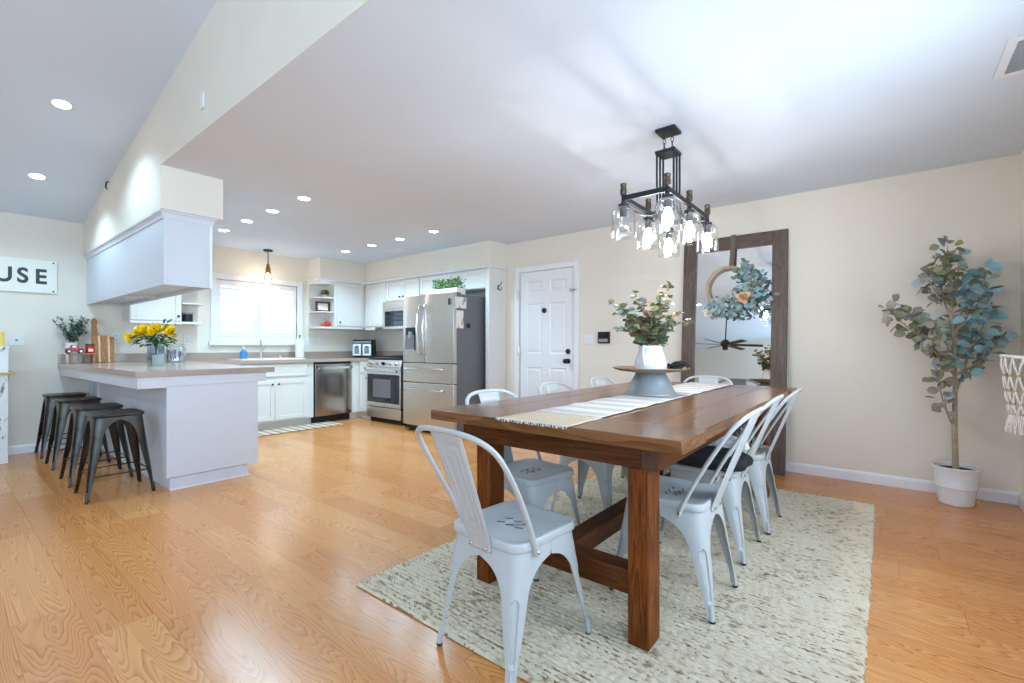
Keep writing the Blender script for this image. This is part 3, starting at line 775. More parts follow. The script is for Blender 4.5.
# ------------------------------------------------------------------ things on the table
RUN = thing('table_runner', 'white striped woven table runner with tan frayed end', 'table runner', (-1.09, 2.7, .8015))
def cloth(x0, x1, y0, y1, z, mat, amp=.0012):
    mb = MB(); nx, ny = 14, max(4, int((y1 - y0) / .03)); vs = []
    for i in range(ny + 1):
        for j in range(nx + 1):
            vs.append((x0 + (x1 - x0) * j / nx + .004 * math.sin(i * .9), y0 + (y1 - y0) * i / ny, z + amp * (1 + math.sin(i * .7 + j * .9) * math.cos(j * 1.3))))
    mb.add(vs, [(i * (nx + 1) + j, i * (nx + 1) + j + 1, (i + 1) * (nx + 1) + j + 1, (i + 1) * (nx + 1) + j) for i in range(ny) for j in range(nx)], mat)
    return mb
cloth(-1.265, -.93, 1.75, 3.93, .8035, 'runner').build('woven_strip', RUN, solid=.002)
cloth(-1.275, -.925, 1.488, 1.749, .8035, 'runtan').build('tan_end', RUN, solid=.002)
fr_ = MB()
for k in range(70):
    x = -1.273 + .346 * k / 69; a = random.uniform(-.008, .008); L_ = random.uniform(.006, .013)
    fr_.tube([(x, 1.492, .8045), (x + a * .5, 1.484, .8042), (x + a, 1.4845 - .002, .8042 - L_)], .0016, 'rope', 5)
fr_.build('fringe', RUN)
CS = thing('cake_stand', 'grey galvanised metal pedestal stand with wide rusty rim on the runner', 'stand', (-1.135, 2.785, .808))
cs0 = (-1.135, 2.785, .808)
MB().lathe([(.150, 0), (.153, .003), (.152, .008), (.146, .014), (.112, .088), (.090, .128), (.086, .134)], 'galv', cs0, 48).build('pedestal', CS)
MB().lathe([(.02, .134), (.10, .134), (.19, .145), (.226, .158), (.231, .161), (.230, .165), (.224, .164), (.18, .153), (.09, .143), (.001, .143)], 'rust', cs0, 56).build('plate', CS)
pz = .808 + .144
PT = thing('pitcher', 'white ceramic pitcher with handle standing on the metal stand', 'pitcher', (-1.125, 2.76, pz))
pc = (-1.125, 2.76, pz)
MB().lathe([(.001, .0), (.062, 0), (.088, .006), (.096, .03), (.094, .065), (.078, .105), (.069, .135), (.074, .155), (.071, .156), (.066, .136), (.06, .12), (.001, .118)], 'white', pc, 40).build('body', PT)
hd = (Vector((.377, -.926, 0)) - Vector((.78, .626, 0)) * .5).normalized()
MB().tube(smooth_path([Vector(pc) + hd * r + Vector((0, 0, z)) for r, z in ((.069, .140), (.098, .150), (.112, .125), (.108, .075), (.094, .04))], 6), .0085, 'white', 10).build('handle', PT)
# eucalyptus bouquet
BQ = thing('eucalyptus_bunch', 'bunch of green and blush eucalyptus stems standing in the white pitcher', 'plant', (pc[0], pc[1], pz + .119))
stems, lv = MB(), MB()
camright = Vector((.78, .626, 0)); camfwd = Vector((-.626, .78, 0))
tips = [(-.24, 0, .43), (-.20, .05, .36), (-.10, -.03, .47), (-.06, .07, .34), (.03, .0, .40), (.10, -.04, .52), (.13, .05, .45), (.17, -.02, .36), (.24, .02, .31), (-.14, -.08, .28), (.07, -.09, .27), (0, .1, .3), (-.19, -.02, .26), (.12, .08, .24), (-.03, -.1, .36)]
for q, (r_, d_, z_) in enumerate(tips):
    b0 = Vector((pc[0], pc[1], pz + .119)) + camright * r_ * .12 + camfwd * d_ * .12
    tip = Vector((pc[0], pc[1], pz)) + camright * r_ + camfwd * d_ + Vector((0, 0, z_))
    mid = (b0 + tip) / 2 + camright * (-r_ * .18) + Vector((0, 0, .03))
    path = smooth_path([b0, mid, tip], 9); stems.tube(path, [.0028 - .0018 * k / len(path) for k in range(len(path))], 'bark', 6)
    for k in range(3, len(path)):
        tt = k / len(path)
        for s in ((0, 1, 2) if k % 2 else (0, 1)):
            a = random.uniform(0, 2 * PI)
            d = Vector((math.cos(a), math.sin(a), random.uniform(-.3, .7)))
            sz = random.uniform(.046, .066) * (1.15 - .45 * tt)
            mat = random.choices(['leaf_euc', 'leaf_lime', 'leaf_blush', 'leaf_grey'], [.62 - .4 * tt, .25, .05 + .40 * tt, .12])[0]
            lv.leaf(path[k] + d * .006, d, Vector((random.uniform(-1, 1), random.uniform(-1, 1), 1)), sz, sz * .92, mat)
stems.build('stems', BQ); lv.build('leaves', BQ)
tw = MB()
for k in range(46):
    a0, a1, a2 = random.uniform(0, 6.28), random.uniform(.4, 1.3), random.uniform(.02, .068)
    c0 = Vector((-.985, 2.845, pz + .018 + random.uniform(0, .032)))
    tw.tube([c0 + Vector((a2 * math.cos(a0 + t * a1), a2 * .8 * math.sin(a0 + t * a1), .012 * math.sin(t * 2 + a0))) for t in (0, .5, 1, 1.5, 2)], .0042, 'twig', 5)
solo(tw, 'bead_garland', 'heap of black twig garland on the stand plate beside the pitcher', 'garland')

# black bag and white fleece on the right-hand chairs
BG = thing('duffel_bag', 'black quilted bag lying on the middle right-hand chair', 'bag', (-.72, 2.62, .465))
bm_ = MB(); rings = []
for k in range(13):
    u = k / 12; q_ = math.sqrt(max(.02, 1 - (2 * u - 1) ** 4)); y = 2.455 + .265 * u
    rings.append([Vector((-.725 + .19 * q_ * math.copysign(abs(math.cos(a)) ** .8, math.cos(a)) * (1 + .04 * math.sin(3 * a + k)), y, .515 + .048 * q_ * math.copysign(abs(math.sin(a)) ** .6, math.sin(a)) + .003 * math.sin(k * 1.9))) for a in [2 * PI * j / 28 for j in range(28)]])
bm_.loft(rings, 'bagblack'); bm_.build('bag_body', BG)
MB().tube(smooth_path([(-.62, 2.462, .50), (-.605, 2.445, .47), (-.60, 2.43, .4695), (-.60, 2.40, .4695)], 5), .011, 'bagblack', 8, flat=.25).build('strap', BG)
bk = MB().box((-.016, -.02, 0), (.016, .02, .009), 'blackmatte', Rz(.35), (-.597, 2.385, .466)); bk.box((-.011, -.034, .002), (-.005, -.02, .008), 'blackmatte', Rz(.35), (-.597, 2.385, .466)); bk.box((.005, -.034, .002), (.011, -.02, .008), 'blackmatte', Rz(.35), (-.597, 2.385, .466))
bk.build('buckle', BG)
fl = MB(); rings = []
for k in range(11):
    u = k / 10; q_ = math.sqrt(max(.03, 1 - (2 * u - 1) ** 4)); y = 2.725 + .20 * u
    rings.append([Vector((-.75 + .15 * q_ * math.cos(a) + .010 * math.sin(5 * a + k * 2), y + .008 * math.sin(4 * a), .535 + .064 * q_ * math.sin(a) + .006 * math.sin(k * 2.3 + 3 * a))) for a in [2 * PI * j / 28 for j in range(28)]])
fl.loft(rings, 'fluff'); solo(fl, 'throw_blanket', 'crumpled white fleece throw beside the black bag on middle right-hand chair', 'blanket')

# ------------------------------------------------------------------ chandelier
CX, CY = -1.05, 2.852
CHN = thing('chandelier', 'dark iron six-light linear chandelier with clear glass shades above the table', 'chandelier', (CX, CY, CH))
MB().box((CX - .062, CY - .062, CH - .022), (CX + .062, CY + .062, CH - .001), 'iron').build('canopy', CHN, bevel=.006)
for s in (-1, 1):
    ch_ = MB()
    for k in range(4):
        z = CH - .035 - k * .028; a = 0 if k % 2 else PI / 2
        ring = [Vector((CX + s * .025 + .008 * math.cos(t) * math.cos(a), CY + .008 * math.cos(t) * math.sin(a), z + .017 * math.sin(t))) for t in [2 * PI * q / 14 for q in range(15)]]
        ch_.tube(ring, .0022, 'iron', 6)
    ch_.build('chain', CHN)
ZP = 2.295
MB().box((CX - .062, CY - .062, ZP - .010), (CX + .062, CY + .062, ZP + .010), 'iron').build('hub_plate', CHN, bevel=.004)
HX, HY, ZF = .128, .36, 1.955
fr = MB()
for s in (-1, 1):
    fr.box((CX + s * HX - .009, CY - HY, ZF - .014), (CX + s * HX + .009, CY + HY, ZF + .014), 'iron')
    fr.box((CX - HX - .009, CY + s * HY - .009, ZF - .014), (CX + HX + .009, CY + s * HY + .009, ZF + .014), 'iron')
fr.build('frame', CHN, bevel=.002)
k6 = 0
for sx in (-1, 1):
    for j in (-1, 0, 1):
        px, py = CX + sx * HX, CY + j * HY
        top = Vector((CX + sx * .052, CY + j * .052, ZP)); 
        path = smooth_path([top, (top.x, top.y, 2.12), (top.x, top.y, 1.98), (top.x + sx * .012, top.y + j * .03, 1.915), (CX + sx * .09, CY + j * .20, 1.892), (px - sx * .01, py - j * .04, 1.915), (px, py, 1.945)], 7)
        MB().tube(path, .0065, 'iron', 8).build('arm', CHN)
        cp = MB().lathe([(.006, .0), (.017, .004), (.019, .03), (.015, .05), (.018, .055), (.018, .068), (.006, .074)], 'bronze', (px, py, ZF + .014), 16)
        cp.build('finial_cap', CHN)
        sk = MB().lathe([(.012, -.014), (.014, -.03), (.030, -.036), (.030, -.060), (.021, -.064), (.021, -.10), (.016, -.104)], 'iron', (px, py, ZF), 20)
        sk.build('socket', CHN)
        sh = MB().lathe([(.030, -.052), (.050, -.058), (.062, -.076), (.066, -.10), (.067, -.16), (.069, -.222), (.071, -.226), (.069, -.228)], 'glass', (px, py, ZF), 40, cap=False)
        sho = sh.build('glass_shade', CHN)
        lit = not (sx == -1 and j == -1)
        bb = MB().lathe([(.012, -.104), (.014, -.115), (.026, -.140), (.030, -.160), (.026, -.182), (.012, -.196), (.001, -.198)], 'bulb' if lit else 'bulboff', (px, py, ZF), 20)
        bb.build('bulb', CHN)
        if lit:
            d = bpy.data.lights.new('bulb_light', 'POINT'); d.energy = 3.5; d.color = (.86, .92, 1); d.shadow_soft_size = .012
            lo = bpy.data.objects.new('bulb_light', d); COL.objects.link(lo); lo.location = (px, py, ZF - .215)
        else:
            MB().tube([(px, py, ZF - .11), (px + .008, py, ZF - .15), (px - .008, py, ZF - .15), (px, py, ZF - .112)], .0012, 'brass', 5).build('filament', CHN)

# ------------------------------------------------------------------ leaning mirror and wreath
MR = bpy.data.objects.new('floor_mirror', None); COL.objects.link(MR)
tag(MR, 'tall leaning mirror in wide dark rustic wood frame against the back wall', 'mirror')
mx0, mx1, MHt = -1.575, -.672, 2.145
MR.location = ((mx0 + mx1) / 2, 4.565, 0)
MB().box((-.4515, -.02, 0), (-.33, .022, MHt), 'frame_v').build('frame_upright', None, bevel=.004)
tmp = []
def mpart(mb, name, **kw):
    o = mb.build(name, None, **kw); o.parent = MR; return o
bpy.data.objects.remove(bpy.data.objects['frame_upright'])
hw = (mx1 - mx0) / 2
mpart(MB().box((-hw, -.02, 0), (-hw + .122, .022, MHt), 'frame_v'), 'frame_upright', bevel=.004)
mpart(MB().box((hw - .122, -.02, 0), (hw, .022, MHt), 'frame_v'), 'frame_upright', bevel=.004)
mpart(MB().box((-hw + .122, -.02, MHt - .122), (hw - .122, .022, MHt), 'frame_h'), 'frame_rail', bevel=.004)
mpart(MB().box((-hw + .122, -.02, 0), (hw - .122, .022, .122), 'frame_h'), 'frame_rail', bevel=.004)
mpart(MB().box((-hw + .122, .004, .122), (hw - .122, .010, MHt - .122), 'mirror'), 'mirror_glass', smooth=False)
MR.rotation_euler = (-math.radians(4.6), 0, 0)
def on_mirror(x, z):      # point just in front of the frame plane, world
    a = math.radians(4.6)
    return Vector((x, 4.565 - .02 * math.cos(a) + z * math.sin(a), z * math.cos(a) + .02 * math.sin(a)))
WR = thing('hoop_wreath', 'wooden hoop wreath with pale greenery and a peach flower hung on mirror', 'wreath', on_mirror(-1.155, 1.66))
wc = on_mirror(-1.155, 1.66) + Vector((0, -.03, 0)); ta = math.radians(4.6)
ex, ez = Vector((1, 0, 0)), Vector((0, math.sin(ta), math.cos(ta)))
hoop = [wc + ex * .178 * math.cos(t) + ez * .182 * math.sin(t) for t in [2 * PI * k / 48 for k in range(49)]]
MB().tube(hoop, .0085, 'rattan', 8).tube([p + Vector((0, .008, 0)) + (p - wc) * .08 for p in hoop], .006, 'rattan', 8).build('hoop', WR)
tp_ = on_mirror(-1.115, MHt) ; b0 = wc + ez * .18 + ex * .03
MB().loft([[p + ex * -.021, p + ex * .021, p + ex * .021 + Vector((0, .003, 0)), p + ex * -.021 + Vector((0, .003, 0))] for p in (b0 + Vector((0, .004, -.012)), b0 + Vector((0, .004, .0)), tp_ + Vector((0, -.012, -.02)), tp_ + Vector((0, -.010, .008)), tp_ + Vector((0, .02, .0095)))], 'ribbon').build('ribbon', WR)
gl = MB()
for k in range(330):
    t = random.uniform(-2.2, .95)      # right and lower part of the hoop
    wgt = math.exp(-((t + .4) / 1.1) ** 2)
    base = wc + ex * .18 * math.cos(t) + ez * .18 * math.sin(t)
    out = ex * math.cos(t) + ez * math.sin(t)
    off = out * random.gauss(.03, .055) * (.5 + .8 * wgt) + (ex * -math.sin(t) + ez * math.cos(t)) * random.gauss(0, .03) + Vector((0, -abs(random.gauss(.015, .03)), 0))
    d = out * random.uniform(-.2, 1) + ex * random.uniform(-.7, .7) + ez * random.uniform(-.7, .7) + Vector((0, random.uniform(-.7, -.05), 0))
    sz = random.uniform(.034, .062)
    p0 = base + off
    if p0.y > wc.y + .008: p0.y = wc.y + .008
    gl.leaf(p0, d, Vector((random.uniform(-.5, .5), -1, random.uniform(-.5, .8))), sz, sz * .62, random.choice(['leaf_grey', 'leaf_euc', 'leaf_grey', 'leaf_grey', 'leaf_euc', 'leaf_teal']))
def flower(mb, c, face, r, mat, rings=(1.0, .75, .5, .3), n=7):
    face = Vector(face).normalized(); u = face.cross(Vector((0, 0, 1))).normalized(); w = face.cross(u)
    for q, s in enumerate(rings):
        for k in range(n):
            a = 2 * PI * (k + q * .5) / n; d = (u * math.cos(a) + w * math.sin(a)) + face * (.25 + .5 * q) + Vector((random.gauss(0, .16), random.gauss(0, .16), random.gauss(0, .16)))
            mb.leaf(Vector(c) + face * .004 * q, d, face + Vector((random.gauss(0, .3), random.gauss(0, .3), random.gauss(0, .3))), r * s * random.uniform(.85, 1.15), r * s * .85, mat, curl=random.uniform(-.45, .1))
fl_ = MB(); flower(fl_, wc + Vector((.155, -.07, -.115)), (0, -1, .1), .068, 'peach', rings=(1, .9, .75, .6, .4), n=9); fl_.sphere(wc + Vector((.155, -.085, -.115)), .008, 'peach')
fl_.build('peach_flower', WR)
fw_ = MB(); flower(fw_, wc + Vector((-.16, -.05, -.24)), (0, -1, .1), .045, 'cream'); fw_.build('cream_flower', WR)
for a_, l_ in ((-1.35, .24), (-1.7, .22), (-1.1, .20), (.6, .18), (.2, .16), (-2.0, .24)):
    b = wc + ex * .17 * math.cos(a_) + ez * .17 * math.sin(a_); e = wc + (ex * math.cos(a_) + ez * math.sin(a_)) * (.17 + l_ * .6) + Vector((0, -.04, 0))
    gl.tube([b, (b + e) / 2 + Vector((0, -.012, 0)), e], .002, 'bark', 5)
gl.build('greenery', WR)

# ------------------------------------------------------------------ faux eucalyptus tree
TR = thing('potted_tree', 'slender potted tree with olive and teal round leaves by right wall', 'plant', (.372, 4.50, 0))
po = (.382, 4.50, 0)
pot = MB().lathe([(.001, 0), (.088, 0), (.094, .006), (.108, .118), (.114, .122), (.114, .130), (.112, .134), (.126, .245), (.132, .247), (.134, .262), (.130, .266), (.122, .262), (.118, .236), (.001, .232)], 'white', po, 48, sx=1.0, sy=1.0).build('planter', TR)
MB().lathe([(.001, .243), (.06, .246), (.117, .238), (.116, .234), (.001, .234)], 'soil', po, 28).build('soil', TR)
tk, fo = MB(), MB()
P3 = lambda r, d, z: Vector(po) + camright * r + camfwd * d + Vector((0, 0, z))
trunk = smooth_path([P3(0, 0, .235), P3(-.008, 0, .5), P3(0, .005, .8), P3(-.01, 0, 1.1), P3(-.03, 0, 1.35), P3(-.03, 0, 1.62)], 8)
tk.tube(trunk, [.019 - .014 * k / len(trunk) for k in range(len(trunk))], 'bark', 10)
crown = []
for (s, e) in (((0, 0, .5), (-.16, .0, 1.02)), ((0, 0, .78), (.14, .03, 1.20)), ((-.005, 0, .9), (-.24, -.02, 1.28)), ((-.01, 0, 1.0), (.24, .0, 1.35)), ((-.02, 0, 1.15), (-.36, .02, 1.40)), ((-.02, 0, 1.2), (.18, -.05, 1.62)),
               ((-.03, 0, 1.3), (-.12, .04, 1.70)), ((-.03, 0, 1.35), (.08, .06, 1.74)), ((-.03, 0, 1.3), (.27, .03, 1.55)), ((-.02, 0, 1.1), (-.28, -.08, 1.16)), ((0, 0, .9), (.30, -.04, 1.20)), ((-.03, 0, 1.4), (-.24, -.04, 1.60)), ((-.03, 0, 1.5), (-.06, 0, 1.82)), ((-.02, 0, 1.2), (.06, -.10, 1.44)), ((-.02, 0, 1.1), (-.475, .0, 1.36)), ((0, 0, .95), (.05, .1, 1.3))):
    a, b = P3(*s), P3(*e); mid = (a + b) / 2 + Vector((0, 0, -.04)) + (b - a).cross(Vector((0, 0, 1))) * .06
    pa = smooth_path([a, mid, b], 8); tk.tube(pa, [.009 - .0075 * k / len(pa) for k in range(len(pa))], 'bark', 7); crown.append((pa, e))
for pa, e in crown:
    for k in range(6, len(pa)):
        for s in range(3):
            if random.random() < .05: continue
            d = Vector((random.gauss(0, 1), random.gauss(0, 1), random.gauss(.2, .8))).normalized()
            p = pa[k] + d * random.uniform(.005, .05)
            if p.x > .66 or p.y > 4.69: continue
            side = (p - Vector(po)).dot(camright)
            wt = [.5, .35, .0, .15] if side < -.02 else [.22, .1, .42, .26]
            if p.z > 1.6 and side < .05: wt = [.8, .1, 0, .1]
            mat = random.choices(['leaf_olive', 'leaf_taupe', 'leaf_teal', 'leaf_grey'], wt)[0]
            sz = random.uniform(.050, .080)
            fo.leaf(p, d, Vector((random.uniform(-1, 1), random.uniform(-1.4, .4), .5)), sz, sz * .95, mat)
tk.build('trunk', TR); fo.build('leaves', TR)

# ------------------------------------------------------------------ macrame shelf on the right wall
MC = thing('macrame_hanger', 'white macrame hoop basket hung on the right wall with cord fringe', 'wall hanging', (.62, 3.62, .66))
mc = Vector((.606, 3.62, 1.04)); rr = .118
ring = [mc + Vector((rr * math.cos(t), rr * 1.25 * math.sin(t), .012 * math.cos(t) * -1)) for t in [2 * PI * k / 40 for k in range(41)]]
MB().tube(ring, .009, 'rope', 8).build('hoop', MC)
MB().lathe([(.001, 0), (.108, 0), (.110, .004), (.001, .006)], 'rattan', mc + Vector((0, 0, -.02)), 32, sy=1.25).build('shelf_disc', MC)
net, knt, frg = MB(), MB(), MB()
nn = 18; zl = [0, -.09, -.17, -.24, -.30]
rad = [rr, rr * .93, rr * .86, rr * .8, rr * .74]
pt = lambda i, a: mc + Vector((rad[i] * math.cos(a), rad[i] * 1.25 * math.sin(a), zl[i]))
for k in range(nn):
    for i in range(4):
        a = 2 * PI * (k + (.5 if i % 2 else 0)) / nn
        for s in (-.5, .5):
            b = a + 2 * PI * s / nn
            m_ = (pt(i, a) + pt(i + 1, b)) / 2 + Vector((math.cos(a), math.sin(a), 0)) * .006
            net.tube(smooth_path([pt(i, a), m_, pt(i + 1, b)], 4), .0045, 'rope', 6)
        if i: net.sphere(pt(i, a), .009, 'rattan', 8)
for k in range(72):
    a = 2 * PI * k / 72; p = pt(4, a); o_ = Vector((math.cos(a), math.sin(a), 0))
    frg.tube([p, p + o_ * .010 + Vector((0, 0, -.04)), p + o_ * random.uniform(.0, .02) + Vector((0, 0, -.085 - random.uniform(0, .02)))], .003, 'rope', 5)
net.build('cord_net', MC); frg.build('fringe', MC)

# ------------------------------------------------------------------ kitchen: cabinets
def shaker(mb, axis, x0, x1, z0, z1, face, mat, depth=.02, rail=.055, sign=1):
    """shaker door/front. axis 'y': plane at y=face facing -y, spans x; axis 'x': plane x=face facing +x, spans y"""
    def bx(a0, a1, c0, c1, d0, d1):
        if axis == 'y': mb.box((a0, face + d0, c0), (a1, face + d1, c1), mat)
        else: mb.box((face - d1, a0, c0), (face - d0, a1, c1), mat)
    bx(x0, x0 + rail, z0, z1, 0, depth); bx(x1 - rail, x1, z0, z1, 0, depth)
    bx(x0 + rail, x1 - rail, z0, z0 + rail, 0, depth); bx(x0 + rail, x1 - rail, z1 - rail, z1, 0, depth)
    bx(x0 + rail, x1 - rail, z0 + rail, z1 - rail, .007, depth)
    return mb
def knob(parent, p, axis):
    R = Rx(PI / 2) if axis == 'y' else Ry(PI / 2)
    MB().lathe([(.005, 0), (.005, .012), (.013, .016), (.014, .022), (.009, .027)], 'black', p, 14, rot=R).build('knob', parent)
CB = 'white kitchen base cabinets'; UC = 'white kitchen wall cabinets'
# sink base
t = thing('base_cabinet', 'white sink base cabinet with two doors under the window', 'cabinet', (-6.6, 2.67, 0), CB)
MB().box((XL + .003, 1.90, .10), (-6.30, 3.375, .70), 'cab').box((-6.325, 1.90, .70), (-6.30, 3.375, .875), 'cab').box((XL + .003, 3.355, .70), (-6.325, 3.375, .875), 'cab').box((XL + .003, 1.90, 0), (-6.37, 3.375, .10), 'cab').build('carcass', t, bevel=.002)
shaker(MB(), 'x', 2.37, 3.275, .70, .862, -6.278, 'cab', rail=.03).build('false_front', t, bevel=.003)
for y0, y1, ky in ((2.40, 2.833, 2.795), (2.838, 3.275, 2.876)):
    d = shaker(MB(), 'x', y0, y1, .125, .655, -6.278, 'cab').build('door', t, bevel=.003); knob(d, (-6.278, ky, .60), 'x')
# corner base (blind, with two little drawer fronts by the range)
t = thing('base_cabinet', 'narrow white base cabinet in the corner between dishwasher and range', 'cabinet', (-6.3, 4.3, 0), CB)
MB().box((XL + .003, 3.975, .10), (-6.30, 4.735, .875), 'cab').box((-6.30, 4.11, .10), (-6.005, 4.735, .875), 'cab').box((XL + .003, 3.975, 0), (-6.37, 4.735, .1), 'cab').box((-6.37, 4.18, 0), (-6.005, 4.735, .1), 'cab').build('carcass', t, bevel=.002)
d = shaker(MB(), 'y', -6.27, -6.015, .70, .86, 4.09, 'cab', rail=.03).build('drawer', t, bevel=.003); knob(d, (-6.10, 4.09, .775), 'y')
d = shaker(MB(), 'y', -6.27, -6.015, .125, .685, 4.09, 'cab').build('door', t, bevel=.003); knob(d, (-6.06, 4.09, .625), 'y')
# peninsula
t = thing('peninsula_base', 'pale grey breakfast bar base with plain end panel', 'cabinet', (-5.6, 1.43, 0))
MB().box((XL + .003, 1.125, .095), (-4.27, 1.77, .875), 'pgrey').build('carcass', t, bevel=.002)
MB().box((-4.269, 1.115, .10), (-4.25, 1.775, .876), 'pgrey').build('end_panel', t, bevel=.002)
MB().box((XL + .003, 1.14, 0), (-4.262, 1.70, .094), 'pgrey').box((-4.262, 1.14, 0), (-4.254, 1.71, .012), 'trim').build('plinth', t, bevel=.002)
for x in (-6.945, -6.59): MB().box((x, 1.105, 0.0), (x + .05, 1.126, .785), 'pgrey').build('batten', t, bevel=.002)
MB().add([(XL + .002, .868, .79), (-4.235, .935, .79), (-4.235, .955, .79), (XL + .002, .888, .79), (XL + .002, .868, .875), (-4.235, .935, .875), (-4.235, .955, .875), (XL + .002, .888, .875)], [(3, 2, 1, 0), (4, 5, 6, 7), (0, 1, 5, 4), (1, 2, 6, 5), (2, 3, 7, 6), (3, 0, 4, 7)], 'pgrey').box((-4.255, .955, .79), (-4.235, 1.112, .875), 'pgrey').build('apron', t, bevel=.002)
MB().box((-4.253, 1.112, .80), (-4.236, 1.84, .875), 'pgrey').build('end_apron', t, bevel=.002)
# worktop
ct = thing('worktop', 'continuous taupe kitchen worktop with low backsplash and bar peninsula', 'countertop', (-6.2, 1.6, .876))
z0, z1 = .877, .92
tb = MB()
tb.add([(XL + .001, .85, z0), (-4.215, .92, z0), (-4.215, 1.90, z0), (XL, 1.90, z0), (XL, .85, z1), (-4.215, .92, z1), (-4.215, 1.90, z1), (XL, 1.90, z1)], [(3, 2, 1, 0), (4, 5, 6, 7), (0, 1, 5, 4), (1, 2, 6, 5), (2, 3, 7, 6), (3, 0, 4, 7)], 'counter')
tb.box((XL, 1.90, z0), (-6.255, 2.50, z1), 'counter'); tb.box((XL, 3.26, z0), (-6.255, 4.09, z1), 'counter'); tb.box((-6.36, 2.50, z0), (-6.255, 3.26, z1), 'counter'); tb.box((XL, 2.50, z0), (-6.84, 3.26, z1), 'counter')
tb.box((XL, 4.09, z0), (-6.005, YW, z1), 'counter'); tb.box((-6.005, 4.625, z0), (-5.0, YW, z1), 'counter')
tb.build('slab', ct, smooth=False)
MB().box((XL + .001, .853, z1), (XL + .02, YW - .02, 1.018), 'counter').box((XL, YW - .02, z1), (-5.0, YW, 1.018), 'counter').build('backsplash', ct, bevel=.003)
# sink and faucet
s = thing('kitchen_sink', 'blush enamel drop-in sink under the shuttered window', 'sink', (-6.6, 2.88, .92))
rim_ = MB()
outer = [rrect(.265, .42, .05, z1 + .001, 6, -6.60, 2.88), rrect(.265, .42, .05, z1 + .012, 6, -6.60, 2.88), rrect(.255, .41, .045, z1 + .016, 6, -6.60, 2.88), rrect(.225, .375, .05, z1 + .014, 6, -6.60, 2.88), rrect(.215, .365, .05, z1 - .02, 6, -6.60, 2.88), rrect(.195, .345, .06, z1 - .17, 6, -6.60, 2.88)]
rim_.loft(outer, 'rim', cap=False); rim_.add(outer[-1], [tuple(range(len(outer[-1])))], 'rim'); rim_.build('basin', s, ang=50)
f = thing('faucet', 'tall brushed nickel gooseneck faucet behind the sink', 'faucet', (-6.80, 2.88, .936))
fc = Vector((-6.80, 2.88, .936))
MB().lathe([(.028, 0), (.028, .01), (.021, .018), (.019, .13), (.016, .15)], 'steel', fc, 18).build('body', f)
MB().tube(smooth_path([fc + Vector(p) for p in ((0, 0, .14), (.0, -.005, .19), (.03, -.02, .235), (.09, -.045, .235), (.125, -.06, .19))], 6), .0125, 'steel', 10).build('spout', f)
MB().tube([fc + Vector((0, .018, .10)), fc + Vector((.0, .05, .135)), fc + Vector((.0, .065, .165))], [.008, .006, .007], 'steel', 8).build('lever', f)
sp = MB().lathe([(.02, 0), (.018, .01), (.010, .02), (.010, .05), (.004, .06)], 'steel', (-6.80, 3.14, .936), 12).tube([(-6.80, 3.14, .985), (-6.765, 3.14, .99)], .006, 'steel', 8)
solo(sp, 'soap_pump', 'short nickel soap pump beside the faucet', 'dispenser')
b = thing('soap_bottle', 'small blue dish soap bottle left of the faucet', 'bottle', (-6.77, 2.64, .936))
bc = (-6.77, 2.64, .936)
MB().lathe([(.001, 0), (.034, 0), (.036, .01), (.036, .085), (.022, .11), (.013, .118), (.013, .125)], 'blue', bc, 20, sy=1.3).build('bottle_body', b)
MB().lathe([(.013, .126), (.014, .14), (.006, .145), (.006, .165), (.014, .17), (.002, .175)], 'whitematte', bc, 14).build('pump_cap', b)
b = thing('paper_towel_holder', 'white paper towel roll on black-topped holder at right of sink', 'paper towel', (-6.77, 3.415, .921))
bc = (-6.77, 3.415, .921)
MB().lathe([(.001, 0), (.075, 0), (.075, .010), (.004, .012)], 'black', bc, 24).build('base', b)
MB().lathe([(.02, .013), (.062, .013), (.063, .018), (.063, .288), (.062, .292), (.02, .292)], 'white', bc, 28).build('paper_roll', b)
MB().lathe([(.006, .293), (.006, .32), (.014, .328), (.014, .338), (.004, .346)], 'black', bc, 12).build('finial', b)
# dishwasher
t = thing('dishwasher', 'stainless steel dishwasher with towel bar handle beside the sink base', 'dishwasher', (-6.6, 3.67, 0))
MB().box((XL + .02, 3.382, .10), (-6.31, 3.97, .872), 'blackmatte').build('tub', t)
dm = MB(); rings = []
for y in [3.392 + (3.962 - 3.392) * k / 14 for k in range(15)]:
    e = ((y - 3.677) / .285) ** 2; x = -6.268 - .006 * e
    rings.append([Vector((-6.309, y, .108)), Vector((x, y, .108)), Vector((x + .003, y, .45)), Vector((x, y, .845)), Vector((-6.309, y, .862))])
dm.loft(rings, 'steely'); dd = dm.build('door', t, bevel=.003)
MB().box((-6.238, 3.415, .775), (-6.220, 3.94, .812), 'chrome').box((-6.275, 3.44, .78), (-6.225, 3.455, .80), 'chrome').box((-6.275, 3.90, .78), (-6.225, 3.915, .80), 'chrome').build('handle', dd)
MB().box((-6.262, 3.66, .175), (-6.2605, 3.69, .187), 'chrome').build('badge', dd)
MB().box((-6.36, 3.385, 0), (-6.345, 3.968, .10), 'blackmatte').build('toe_kick', t)

